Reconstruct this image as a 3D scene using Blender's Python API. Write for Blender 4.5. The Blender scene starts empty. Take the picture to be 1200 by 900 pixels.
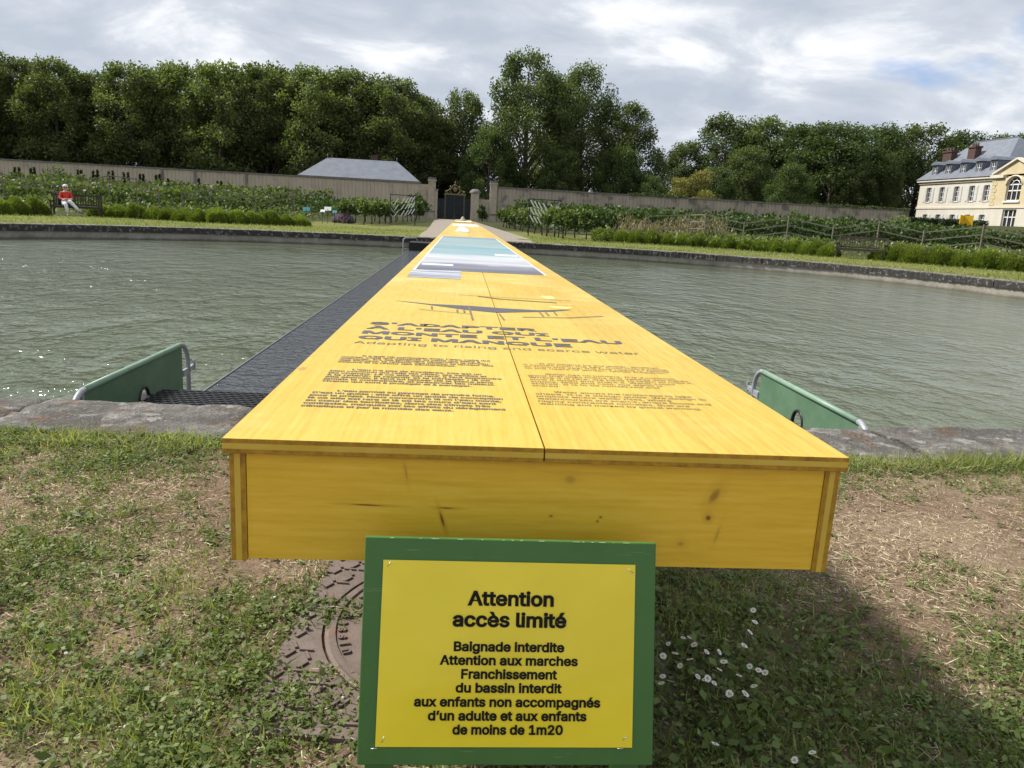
import bpy, bmesh, math, random
import numpy as np
from mathutils import Vector, Matrix

random.seed(7)
RNG = np.random.default_rng(11)
SC = bpy.context.scene
COL = SC.collection
PI = math.pi

# ------------------------------------------------------------------ camera
CAM_H = 1.12
CAM_ROT = Matrix(((0.9965661, -0.03775687, -0.07369149),
                  (-0.06387431, 0.21576525, -0.97435385),
                  (0.05268861, 0.97571501, 0.21261264)))
cam_data = bpy.data.cameras.new('camera')
cam = bpy.data.objects.new('camera', cam_data)
COL.objects.link(cam)
cam_data.sensor_width = 36.0
cam_data.lens = 27.0
cam_data.clip_start = 0.05
cam_data.clip_end = 6000
cam.matrix_world = Matrix.Translation((0, 0, CAM_H)) @ CAM_ROT.to_4x4()
SC.camera = cam

# ------------------------------------------------------------------ sky, sun, exposure
SUN_DIR = Vector((-0.855, 0.33, 1.0)).normalized()          # towards the sun
SUN_EL = math.asin(SUN_DIR.z)
SUN_AZ = math.atan2(SUN_DIR.x, SUN_DIR.y)
world = bpy.data.worlds.new('World')
SC.world = world
world.use_nodes = True
SKY_STRENGTH = 0.1
SUN_STRENGTH = 4.4
EXPOSURE = 0.55


class G:
    """small node graph helper"""
    def __init__(self, tree):
        self.t = tree

    def n(self, kind, **kw):
        nd = self.t.nodes.new('ShaderNode' + kind)
        for k, v in kw.items():
            if k.startswith('_'):
                setattr(nd, k[1:], v)
            else:
                key = int(k[1:]) if (k[0] == 'i' and k[1:].isdigit()) else k.replace('__', ' ')
                self.set(nd.inputs[key], v)
        return nd

    def set(self, sock, v):
        if isinstance(v, bpy.types.NodeSocket):
            self.t.links.new(v, sock)
        else:
            if sock.type == 'RGBA' and len(v) == 3:
                v = (*v, 1)
            sock.default_value = v

    def math(self, op, a, b=0.0, c=None, clamp=False):
        nd = self.t.nodes.new('ShaderNodeMath')
        nd.operation = op
        nd.use_clamp = clamp
        self.set(nd.inputs[0], a)
        self.set(nd.inputs[1], b)
        if c is not None:
            self.set(nd.inputs[2], c)
        return nd.outputs[0]

    def mix(self, f, a, b, mode='MIX'):
        nd = self.t.nodes.new('ShaderNodeMix')
        nd.data_type = 'RGBA'
        nd.blend_type = mode
        self.set(nd.inputs[0], f)
        self.set(nd.inputs[6], a)
        self.set(nd.inputs[7], b)
        return nd.outputs[2]

    def ramp(self, f, stops, interp='LINEAR'):
        nd = self.t.nodes.new('ShaderNodeValToRGB')
        cr = nd.color_ramp
        cr.interpolation = interp
        while len(cr.elements) < len(stops):
            cr.elements.new(0.5)
        for e, (p, c) in zip(cr.elements, stops):
            e.position = p
            e.color = (*c, 1) if not isinstance(c, (int, float)) else (c, c, c, 1)
        self.set(nd.inputs[0], f)
        return nd.outputs[0]

    def noise(self, vec, scale, detail=4.0, rough=0.55, dist=0.0):
        nd = self.n('TexNoise', Scale=scale, Detail=detail, Roughness=rough, Distortion=dist)
        if vec is not None:
            self.set(nd.inputs['Vector'], vec)
        return nd.outputs[0]

    def vor(self, vec, scale, out=0, feature='F1'):
        nd = self.n('TexVoronoi', _feature=feature, Scale=scale)
        if vec is not None:
            self.set(nd.inputs['Vector'], vec)
        return nd.outputs[out]

    def vmap(self, vec, scale=(1, 1, 1), loc=(0, 0, 0), rot=(0, 0, 0)):
        return self.n('Mapping', Vector=vec, Scale=scale, Location=loc, Rotation=rot).outputs[0]

    def remap(self, v, a, b, c=0.0, d=1.0):
        nd = self.t.nodes.new('ShaderNodeMapRange')
        self.set(nd.inputs[0], v)
        for i, x in enumerate((a, b, c, d)):
            nd.inputs[i + 1].default_value = x
        return nd.outputs[0]

    def bump(self, h, strength=0.3, distance=0.01, normal=None):
        nd = self.n('Bump', Strength=strength, Distance=distance, Height=h)
        if normal is not None:
            self.set(nd.inputs['Normal'], normal)
        return nd.outputs[0]


def build_world():
    wt = world.node_tree
    wt.nodes.clear()
    g = G(wt)
    sky = g.n('TexSky', _sky_type='NISHITA', _sun_disc=False, _sun_elevation=SUN_EL, _sun_rotation=SUN_AZ,
              _air_density=1.0, _dust_density=1.2)
    d = g.n('TexCoord').outputs['Generated']
    sep = g.n('SeparateXYZ', Vector=d)
    zz = g.math('ADD', g.math('MAXIMUM', sep.outputs[2], 0.0), 0.34)
    comb = g.n('CombineXYZ', X=g.math('DIVIDE', sep.outputs[0], zz), Y=g.math('DIVIDE', sep.outputs[1], zz), Z=0.0)
    p = g.vmap(comb.outputs[0], (1.5, 1.9, 1), (3.1, 1.7, 0))
    big = g.noise(p, 1.15, 7, 0.55, 0.3)
    mid = g.noise(g.vmap(p, (1.7, 1.7, 1), (5, 2, 0)), 1.3, 6, 0.6, 0.4)
    gapn = g.noise(g.vmap(p, (1, 1, 1), (8, 4, 0)), 1.0, 5, 0.5)
    shade = g.math('ADD', g.math('MULTIPLY', big, 0.52), g.math('MULTIPLY', mid, 0.48))
    cloud = g.ramp(shade, [(0.34, (3.35, 3.75, 4.45)), (0.44, (3.8, 4.2, 4.85)), (0.52, (4.6, 4.95, 5.5)), (0.58, (6.2, 6.4, 6.75)), (0.66, (8.3, 8.3, 8.35))])
    cover = g.remap(gapn, 0.27, 0.36)
    skyc = g.mix(1.0, sky.outputs[0], (0.8, 0.9, 1.15), 'MULTIPLY')
    col = g.mix(cover, skyc, cloud)
    bg = g.n('Background', Color=col, Strength=SKY_STRENGTH)
    out = g.n('OutputWorld')
    wt.links.new(bg.outputs[0], out.inputs[0])


build_world()
sun_data = bpy.data.lights.new('sun', 'SUN')
sun_data.energy = SUN_STRENGTH
sun_data.angle = math.radians(6.5)
sun_data.color = (1.0, 0.955, 0.88)
sun = bpy.data.objects.new('sun', sun_data)
COL.objects.link(sun)
sun.location = SUN_DIR * 60
sun.rotation_euler = SUN_DIR.to_track_quat('Z', 'Y').to_euler()
SC.view_settings.view_transform = 'Standard'
SC.view_settings.look = 'None'
SC.view_settings.exposure = EXPOSURE
SC.view_settings.gamma = 1.0
SC.view_settings.use_curve_mapping = False
SC.render.engine = 'CYCLES'
SC.cycles.max_bounces = 6
SC.cycles.transparent_max_bounces = 6
SC.cycles.use_denoising = True


# ------------------------------------------------------------------ layout helpers (true ground positions)
def ray(px, py):
    return CAM_ROT @ Vector((px - 600, 450 - py, -900))


def on_z(px, py, z=0.0):
    d = ray(px, py)
    t = (z - CAM_H) / d.z
    return d.x * t, d.y * t


def at_y(px, py, Y):
    d = ray(px, py)
    t = Y / d.y
    return d.x * t, CAM_H + d.z * t


CX, CY, RX, RY, RN = 0.12, 19.6, 16.8, 15.4, 2.25


def rim_curve(n):
    ts = np.linspace(0, 2 * PI, 6001)
    c, s = np.cos(ts), np.sin(ts)
    x = CX + RX * np.sign(c) * np.abs(c) ** (2 / RN)
    y = CY + RY * np.sign(s) * np.abs(s) ** (2 / RN)
    L = np.concatenate([[0], np.cumsum(np.hypot(np.diff(x), np.diff(y)))])
    q = np.linspace(0, L[-1], n + 1)[:-1]
    X, Y = np.interp(q, L, x), np.interp(q, L, y)
    tx, ty = np.roll(X, -1) - np.roll(X, 1), np.roll(Y, -1) - np.roll(Y, 1)
    l = np.hypot(tx, ty)
    return X, Y, ty / l, -tx / l          # outward normals


def sstep(v, a, b):
    t = np.clip((np.asarray(v, float) - a) / (b - a), 0, 1)
    return t * t * (3 - 2 * t)


def rim_off(x, y):
    """approximate distance outside the basin edge"""
    ux, uy = (np.asarray(x, float) - CX) / RX, (np.asarray(y, float) - CY) / RY
    r = (np.abs(ux) ** RN + np.abs(uy) ** RN) ** (1 / RN)
    return (r - 1) * np.hypot(np.asarray(x) - CX, np.asarray(y) - CY) / np.maximum(r, 1e-6)


def gz(x, y):
    far = sstep(y, 16, 28)
    z = far * (0.1 * sstep(rim_off(x, y), 0.6, 3.0) + 0.3 * sstep(y, 45, 90))
    z = z + 2.6 * sstep(x, 46, 60) * sstep(y, 60, 76) + 1.2 * sstep(x, 24, 52) * sstep(y, 70, 90) * (1 - sstep(x, 46, 60))
    return z


def gzf(x, y):
    return float(gz(x, y))


# ------------------------------------------------------------------ mesh helpers
class MB:
    def __init__(self):
        self.v, self.f, self.m, self.s = [], [], [], []

    def add(self, vs, fs, mi=0, smooth=False):
        o = len(self.v)
        self.v += [tuple(p) for p in vs]
        for f in fs:
            self.f.append([i + o for i in f])
            self.m.append(mi)
            self.s.append(smooth)
        return self

    def box(self, x0, x1, y0, y1, z0, z1, mi=0):
        vs = [(x0, y0, z0), (x1, y0, z0), (x1, y1, z0), (x0, y1, z0), (x0, y0, z1), (x1, y0, z1), (x1, y1, z1), (x0, y1, z1)]
        return self.add(vs, [(0, 3, 2, 1), (4, 5, 6, 7), (0, 1, 5, 4), (1, 2, 6, 5), (2, 3, 7, 6), (3, 0, 4, 7)], mi)

    def bar(self, a, b, w, h, up=(0, 0, 1), mi=0):
        a, b = Vector(a), Vector(b)
        d = (b - a).normalized()
        s = d.cross(Vector(up))
        if s.length < 1e-4:
            s = d.cross(Vector((1, 0, 0)))
        s.normalize()
        u = s.cross(d)
        vs = []
        for p in (a, b):
            for i, j in ((-1, -1), (1, -1), (1, 1), (-1, 1)):
                vs.append(p + s * (i * w / 2) + u * (j * h / 2))
        return self.add(vs, [(0, 3, 2, 1), (4, 5, 6, 7), (0, 1, 5, 4), (1, 2, 6, 5), (2, 3, 7, 6), (3, 0, 4, 7)], mi)

    def tube(self, pts, r, n=8, mi=0, cap=True):
        pts = [Vector(p) for p in pts]
        rs = r if isinstance(r, (list, tuple)) else [r] * len(pts)
        vs, fs = [], []
        prev = None
        for i, p in enumerate(pts):
            d = (pts[min(i + 1, len(pts) - 1)] - pts[max(i - 1, 0)]).normalized()
            if prev is None:
                a = Vector((0, 0, 1)) if abs(d.z) < 0.9 else Vector((1, 0, 0))
                s = d.cross(a).normalized()
            else:
                s = (prev - d * prev.dot(d)).normalized()
            prev = s
            u = d.cross(s)
            for k in range(n):
                an = 2 * PI * k / n
                vs.append(p + (s * math.cos(an) + u * math.sin(an)) * rs[i])
        for i in range(len(pts) - 1):
            for k in range(n):
                k2 = (k + 1) % n
                fs.append((i * n + k, i * n + k2, (i + 1) * n + k2, (i + 1) * n + k))
        self.add(vs, fs, mi, True)
        if cap:
            o = len(self.v) - len(vs)
            self.f.append([o + k for k in range(n)][::-1]); self.m.append(mi); self.s.append(False)
            e = o + (len(pts) - 1) * n
            self.f.append([e + k for k in range(n)]); self.m.append(mi); self.s.append(False)
        return self

    def prism(self, poly, z0, z1, mi=0):
        n = len(poly)
        vs = [(x, y, z0) for x, y in poly] + [(x, y, z1) for x, y in poly]
        fs = [tuple(range(n))[::-1], tuple(range(n, 2 * n))] + [(i, (i + 1) % n, n + (i + 1) % n, n + i) for i in range(n)]
        return self.add(vs, fs, mi)

    def profile(self, poly, a0, a1, axis, mi=0):
        """extrude a closed 2-D outline along x ('x': outline is y,z) or y ('y': outline is x,z)"""
        n = len(poly)
        f = (lambda a, p: (a, p[0], p[1])) if axis == 'x' else (lambda a, p: (p[0], a, p[1]))
        vs = [f(a0, p) for p in poly] + [f(a1, p) for p in poly]
        fs = [tuple(range(n)), tuple(range(n, 2 * n))[::-1]] + [(i, n + i, n + (i + 1) % n, (i + 1) % n) for i in range(n)]
        return self.add(vs, fs, mi)

    def ball(self, c, r, nu=12, nv=8, mi=0):
        rx, ry, rz = r if isinstance(r, (tuple, list)) else (r, r, r)
        vs = [(c[0], c[1], c[2] - rz)]
        for j in range(1, nv):
            a = -PI / 2 + PI * j / nv
            for i in range(nu):
                t = 2 * PI * i / nu
                vs.append((c[0] + rx * math.cos(a) * math.cos(t), c[1] + ry * math.cos(a) * math.sin(t), c[2] + rz * math.sin(a)))
        vs.append((c[0], c[1], c[2] + rz))
        fs = [(0, 1 + (i + 1) % nu, 1 + i) for i in range(nu)]
        for j in range(nv - 2):
            for i in range(nu):
                a, b = 1 + j * nu + i, 1 + j * nu + (i + 1) % nu
                fs.append((a, b, b + nu, a + nu))
        o = 1 + (nv - 2) * nu
        fs += [(o + i, o + (i + 1) % nu, len(vs) - 1) for i in range(nu)]
        return self.add(vs, fs, mi, True)

    def lathe(self, prof, c=(0, 0, 0), n=16, mi=0):
        vs, fs = [], []
        for r, z in prof:
            for k in range(n):
                t = 2 * PI * k / n
                vs.append((c[0] + r * math.cos(t), c[1] + r * math.sin(t), c[2] + z))
        for i in range(len(prof) - 1):
            for k in range(n):
                k2 = (k + 1) % n
                fs.append((i * n + k, i * n + k2, (i + 1) * n + k2, (i + 1) * n + k))
        return self.add(vs, fs, mi, True)

    def build(self, name, mats, parent=None, world=False, bevel=0.0):
        me = bpy.data.meshes.new(name)
        vs = self.v
        if world and parent is not None:
            l = parent.location
            q = parent
            off = Vector(l)
            while q.parent is not None:
                q = q.parent
                off += Vector(q.location)
            vs = [(x - off.x, y - off.y, z - off.z) for x, y, z in vs]
        me.from_pydata(vs, [], self.f)
        for m in (mats if isinstance(mats, (list, tuple)) else [mats]):
            me.materials.append(m)
        me.polygons.foreach_set('material_index', self.m)
        me.polygons.foreach_set('use_smooth', self.s)
        me.update()
        o = bpy.data.objects.new(name, me)
        COL.objects.link(o)
        if parent is not None:
            o.parent = parent
        if bevel > 0:
            b = o.modifiers.new('bevel', 'BEVEL')
            b.width = bevel
            b.segments = 2
            b.limit_method = 'ANGLE'
            b.angle_limit = math.radians(40)
        return o


def tag(o, label=None, cat=None, group=None, kind=None):
    if label: o['label'] = label
    if cat: o['category'] = cat
    if group: o['group'] = group
    if kind: o['kind'] = kind
    return o


def thing(name, label, cat, loc=(0, 0, 0), rz=0.0, group=None):
    o = bpy.data.objects.new(name, None)
    COL.objects.link(o)
    o.location = loc
    o.rotation_euler = (0, 0, rz)
    o.empty_display_size = 0.1
    return tag(o, label, cat, group)


KIDS = {}


def dup(root, loc, rz=0.0, scale=None, label=None, group=None):
    """copy a thing with its parts and sub-parts"""
    r = root.copy()
    COL.objects.link(r)
    r.location = loc
    r.rotation_euler = (0, 0, rz)
    if scale is not None:
        r.scale = scale if isinstance(scale, (tuple, list)) else (scale,) * 3
    if label: r['label'] = label
    if group: r['group'] = group
    def rec(src, dst):
        for ch in list(src.children):
            if ch.parent is src:
                c = ch.copy()
                COL.objects.link(c)
                c.parent = dst
                rec(ch, c)
    rec(root, r)
    return r


def np_mesh(name, V, Q, mats, parent=None, tint=None, smooth=False, mi=None):
    """fast mesh from numpy arrays; Q is (n,4) or (n,3)"""
    me = bpy.data.meshes.new(name)
    k = Q.shape[1]
    me.vertices.add(len(V))
    me.vertices.foreach_set('co', np.ascontiguousarray(V, np.float32).ravel())
    me.loops.add(Q.size)
    me.loops.foreach_set('vertex_index', np.ascontiguousarray(Q, np.int32).ravel())
    me.polygons.add(len(Q))
    me.polygons.foreach_set('loop_start', np.arange(0, Q.size, k, dtype=np.int32))
    if smooth:
        me.polygons.foreach_set('use_smooth', np.ones(len(Q), bool))
    for m in (mats if isinstance(mats, (list, tuple)) else [mats]):
        me.materials.append(m)
    if mi is not None:
        me.polygons.foreach_set('material_index', np.ascontiguousarray(mi, np.int32))
    if tint is not None:
        a = me.attributes.new('tint', 'FLOAT', 'POINT')
        a.data.foreach_set('value', np.ascontiguousarray(tint, np.float32))
    me.update(calc_edges=True)
    me.validate()
    o = bpy.data.objects.new(name, me)
    COL.objects.link(o)
    if parent is not None:
        o.parent = parent
    return o


def unit(a):
    return a / np.maximum(np.linalg.norm(a, axis=1, keepdims=True), 1e-9)


def kites(P, length, width, axis=None, axis_jit=1.0, normal=None, rng=RNG, bend=0.15, tint=None, tint_jit=0.25):
    """leaf shaped quads at points P. axis: preferred growth direction"""
    n = len(P)
    L = length * rng.uniform(0.65, 1.35, n) if np.isscalar(length) else length
    Wd = width * rng.uniform(0.7, 1.3, n) if np.isscalar(width) else width
    A = rng.normal(size=(n, 3)) * axis_jit
    if axis is not None:
        A = A + axis
    A = unit(A)
    N = rng.normal(size=(n, 3)) if normal is None else normal + rng.normal(size=(n, 3)) * 0.35
    S = unit(np.cross(A, N))
    N = np.cross(S, A)
    b = (L * bend)[:, None] * N
    Lc, Wc = L[:, None], Wd[:, None]
    V = np.empty((n, 4, 3))
    V[:, 0] = P
    V[:, 1] = P + A * Lc * 0.45 + S * Wc * 0.5 - b * 0.3
    V[:, 2] = P + A * Lc - b
    V[:, 3] = P + A * Lc * 0.45 - S * Wc * 0.5 - b * 0.3
    Q = np.arange(4 * n).reshape(n, 4)
    t = rng.uniform(0, 1, n) if tint is None else np.clip(tint + rng.normal(size=n) * tint_jit, 0, 1)
    return V.reshape(-1, 3), Q, np.repeat(t, 4)


def join_np(parts):
    Vs, Qs, Ts, o = [], [], [], 0
    for V, Q, T in parts:
        Vs.append(V); Qs.append(Q + o); Ts.append(T)
        o += len(V)
    return np.concatenate(Vs), np.concatenate(Qs), np.concatenate(Ts)


def vnoise(x, y, scale, seed=0):
    """smooth value noise 0..1"""
    x = np.asarray(x, float) * scale + 37.3 * seed
    y = np.asarray(y, float) * scale + 11.9 * seed
    xi, yi = np.floor(x).astype(int), np.floor(y).astype(int)
    fx, fy = x - xi, y - yi
    fx, fy = fx * fx * (3 - 2 * fx), fy * fy * (3 - 2 * fy)
    def h(a, b):
        v = np.sin(a * 127.1 + b * 311.7 + seed * 74.7) * 43758.5453
        return v - np.floor(v)
    return (h(xi, yi) * (1 - fx) + h(xi + 1, yi) * fx) * (1 - fy) + (h(xi, yi + 1) * (1 - fx) + h(xi + 1, yi + 1) * fx) * fy


def fbm(x, y, scale, seed=0, o=3):
    s, a, t = 0, 1.0, 0
    for k in range(o):
        s = s + a * vnoise(x, y, scale * 2 ** k, seed + k * 3)
        t += a
        a *= 0.55
    return s / t


# ------------------------------------------------------------------ materials
def new_mat(name):
    m = bpy.data.materials.new(name)
    m.use_nodes = True
    m.node_tree.nodes.clear()
    g = G(m.node_tree)
    out = g.n('OutputMaterial')
    return m, g, out


def pbr(name, color=(0.5, 0.5, 0.5), rough=0.6, metal=0.0, fn=None, spec=0.5, coat=0.0):
    """fn(g, object coords, world coords) -> dict of Principled inputs"""
    m, g, out = new_mat(name)
    kw = {'Base Color': color, 'Roughness': rough, 'Metallic': metal, 'Specular IOR Level': spec, 'Coat Weight': coat}
    if fn:
        tc = g.n('TexCoord').outputs['Object']
        pos = g.n('NewGeometry').outputs['Position']
        kw.update(fn(g, tc, pos))
    b = g.t.nodes.new('ShaderNodeBsdfPrincipled')
    for k, v in kw.items():
        g.set(b.inputs[k], v)
    g.t.links.new(b.outputs[0], out.inputs[0])
    return m


def mottled(name, c1, c2, scale=8.0, rough=0.7, bump=0.2, bdist=0.005, detail=6, spec=0.3, world=False):
    def fn(g, tc, pos):
        p = pos if world else tc
        n = g.noise(p, scale, detail, 0.6)
        n2 = g.noise(p, scale * 7, 4, 0.6)
        f = g.remap(g.math('ADD', g.math('MULTIPLY', n, 0.7), g.math('MULTIPLY', n2, 0.3)), 0.36, 0.64)
        return {'Base Color': g.mix(f, c1, c2), 'Normal': g.bump(n2, bump, bdist)}
    return pbr(name, rough=rough, fn=fn, spec=spec)


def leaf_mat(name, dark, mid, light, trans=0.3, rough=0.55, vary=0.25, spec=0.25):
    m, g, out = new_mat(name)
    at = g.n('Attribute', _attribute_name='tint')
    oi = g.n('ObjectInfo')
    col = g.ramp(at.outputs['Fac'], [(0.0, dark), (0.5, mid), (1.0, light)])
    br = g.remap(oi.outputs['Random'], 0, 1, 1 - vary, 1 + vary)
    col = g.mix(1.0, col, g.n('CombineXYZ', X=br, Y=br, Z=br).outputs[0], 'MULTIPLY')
    b = g.n('BsdfPrincipled', Base__Color=col, Roughness=rough)
    b.inputs['Specular IOR Level'].default_value = spec
    tcol = g.mix(1.0, col, (1.25, 1.5, 0.45), 'MULTIPLY')
    t = g.n('BsdfTranslucent', Color=tcol)
    mx = g.n('MixShader', i0=trans)
    g.t.links.new(b.outputs[0], mx.inputs[1])
    g.t.links.new(t.outputs[0], mx.inputs[2])
    g.t.links.new(mx.outputs[0], out.inputs[0])
    return m


M = {}
YEL = (0.565, 0.372, 0.026)
YEL_D = (0.43, 0.262, 0.014)
YEL_L = (0.63, 0.445, 0.066)


def wood_fn(axis, knots=(), slits=(), worn=0.0, lamella=0.14, shade_lift=1.0):
    """yellow stained spruce boards; axis = grain direction in object coordinates"""
    def fn(g, tc, pos):
        st = {'x': (0.9, 9, 9), 'y': (9, 0.9, 9), 'z': (9, 9, 0.9)}[axis]
        sep = g.n('SeparateXYZ', Vector=tc)
        across = sep.outputs[0] if axis == 'y' else sep.outputs[2]
        warp = g.noise(g.vmap(tc, tuple(s * 0.35 for s in st)), 1.0, 3, 0.5)
        bands = g.math('MULTIPLY', g.math('ADD', across, g.math('MULTIPLY', warp, 0.10)), 1.0)
        warp2 = g.noise(g.vmap(tc, tuple(s * 0.12 for s in st), (4, 2, 7)), 1.0, 3, 0.5)
        bands = g.math('ADD', bands, g.math('MULTIPLY', warp2, 0.35))
        ring = g.math('SINE', g.math('MULTIPLY', bands, 430.0))
        ring2 = g.math('SINE', g.math('MULTIPLY', bands, 173.0))
        rmask = g.remap(g.noise(g.vmap(tc, tuple(s * 0.2 for s in st), (9, 1, 3)), 1.0, 3, 0.5), 0.4, 0.65)
        ring = g.math('MULTIPLY', ring, rmask)
        ring2 = g.math('MULTIPLY', ring2, rmask)
        fine = g.noise(g.vmap(tc, tuple(s * 9 for s in st)), 1.0, 4, 0.65)
        grain = g.math('ADD', g.math('MULTIPLY', g.math('ADD', ring, ring2), 0.085), fine)
        grain = g.remap(grain, 0.2, 0.9)
        # glued lamellas: each board strip has its own hue
        strip = g.math('FLOOR', g.math('DIVIDE', across, lamella))
        wn = g.n('TexWhiteNoise', _noise_dimensions='1D')
        g.set(wn.inputs['W'], strip)
        cloud = g.noise(g.vmap(tc, tuple(s * 0.28 for s in st)), 1.0, 4, 0.55)
        f = g.math('ADD', g.math('MULTIPLY', grain, 0.40), g.math('MULTIPLY', cloud, 0.52))
        f = g.math('ADD', f, g.math('MULTIPLY', wn.outputs[0], 0.16))
        col = g.ramp(f, [(0.28, YEL_L), (0.52, YEL), (0.80, YEL_D)])
        if shade_lift != 1.0:
            col = g.mix(1.0, col, (shade_lift, shade_lift * 0.97, shade_lift * 0.9), 'MULTIPLY')
        if worn > 0:
            w = g.noise(tc, 2.6, 5, 0.6)
            wy = g.remap(sep.outputs[1], 1.5, 3.5)
            sc = g.noise(g.vmap(tc, (1.2, 9, 1)), 3.0, 4, 0.6)
            wf = g.math('MULTIPLY', g.math('MULTIPLY', g.remap(w, 0.44, 0.66), g.remap(sc, 0.42, 0.66)), worn)
            col = g.mix(g.math('MULTIPLY', wf, g.math('ADD', g.math('MULTIPLY', wy, 0.8), 0.2)), col, (0.80, 0.66, 0.28))
            dirt = g.remap(g.noise(g.vmap(tc, (5, 1.4, 1), (3, 1, 0)), 1.0, 5, 0.6), 0.58, 0.75)
            col = g.mix(g.math('MULTIPLY', dirt, 0.35), col, (0.40, 0.22, 0.06))
            # a few small dark knots scattered over the boards
            vk = g.vor(g.vmap(tc, (6, 2.2, 1)), 1.0, 0)
            kf = g.remap(vk, 0.035, 0.075, 1.0, 0.0)
            col = g.mix(g.math('MULTIPLY', kf, 0.55), col, (0.26, 0.12, 0.02))
        for (ka, kb, ra, rb, rot, strg) in knots:
            mp = g.n('Mapping', _vector_type='TEXTURE', Vector=tc, Location=(ka, 0, kb) if axis == 'x' else (ka, kb, 0),
                     Rotation=(0, rot, 0) if axis == 'x' else (0, 0, rot), Scale=(ra, 100, rb) if axis == 'x' else (ra, rb, 100))
            ln = g.n('VectorMath', _operation='LENGTH', i0=mp.outputs[0]).outputs['Value']
            ln = g.math('ADD', ln, g.math('MULTIPLY', g.math('SUBTRACT', fine, 0.5), 0.5))
            halo = g.math('MULTIPLY', g.remap(ln, 0.5, 2.6, 1.0, 0.0), 0.55 * strg)
            col = g.mix(halo, col, (0.42, 0.20, 0.012))
            core = g.math('MULTIPLY', g.remap(ln, 0.35, 1.0, 1.0, 0.0), strg)
            col = g.mix(core, col, (0.14, 0.055, 0.008))
        rg = g.remap(fine, 0.2, 0.8, 0.34, 0.52)
        return {'Base Color': col, 'Roughness': rg, 'Specular IOR Level': 0.5, 'Coat Weight': 0.22, 'Coat Roughness': 0.32,
                'Normal': g.bump(g.math('ADD', g.math('MULTIPLY', grain, 0.5), fine), 0.16, 0.002)}
    return fn


def ply_fn(axis, t0, t1):
    """edge of a three-layer panel: two end-grain plies round a long-grain core; axis = thickness axis"""
    def fn(g, tc, pos):
        sep = g.n('SeparateXYZ', Vector=tc)
        v = g.remap(sep.outputs['xyz'.index(axis)], t0, t1)
        st = (60, 60, 60) if axis == 'z' else (60, 60, 40)
        e = g.noise(g.vmap(tc, st), 1.0, 4, 0.7)
        big = g.noise(tc, 9, 3, 0.5)
        end = g.mix(g.remap(e, 0.3, 0.7), (0.26, 0.135, 0.010), (0.50, 0.285, 0.014))
        core = g.mix(g.remap(big, 0.35, 0.65), YEL_L, YEL)
        d = g.math('ABSOLUTE', g.math('SUBTRACT', v, 0.5))
        f = g.remap(d, 0.17, 0.20)
        return {'Base Color': g.mix(f, core, end), 'Roughness': 0.55, 'Normal': g.bump(e, 0.2, 0.002)}
    return fn


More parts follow.
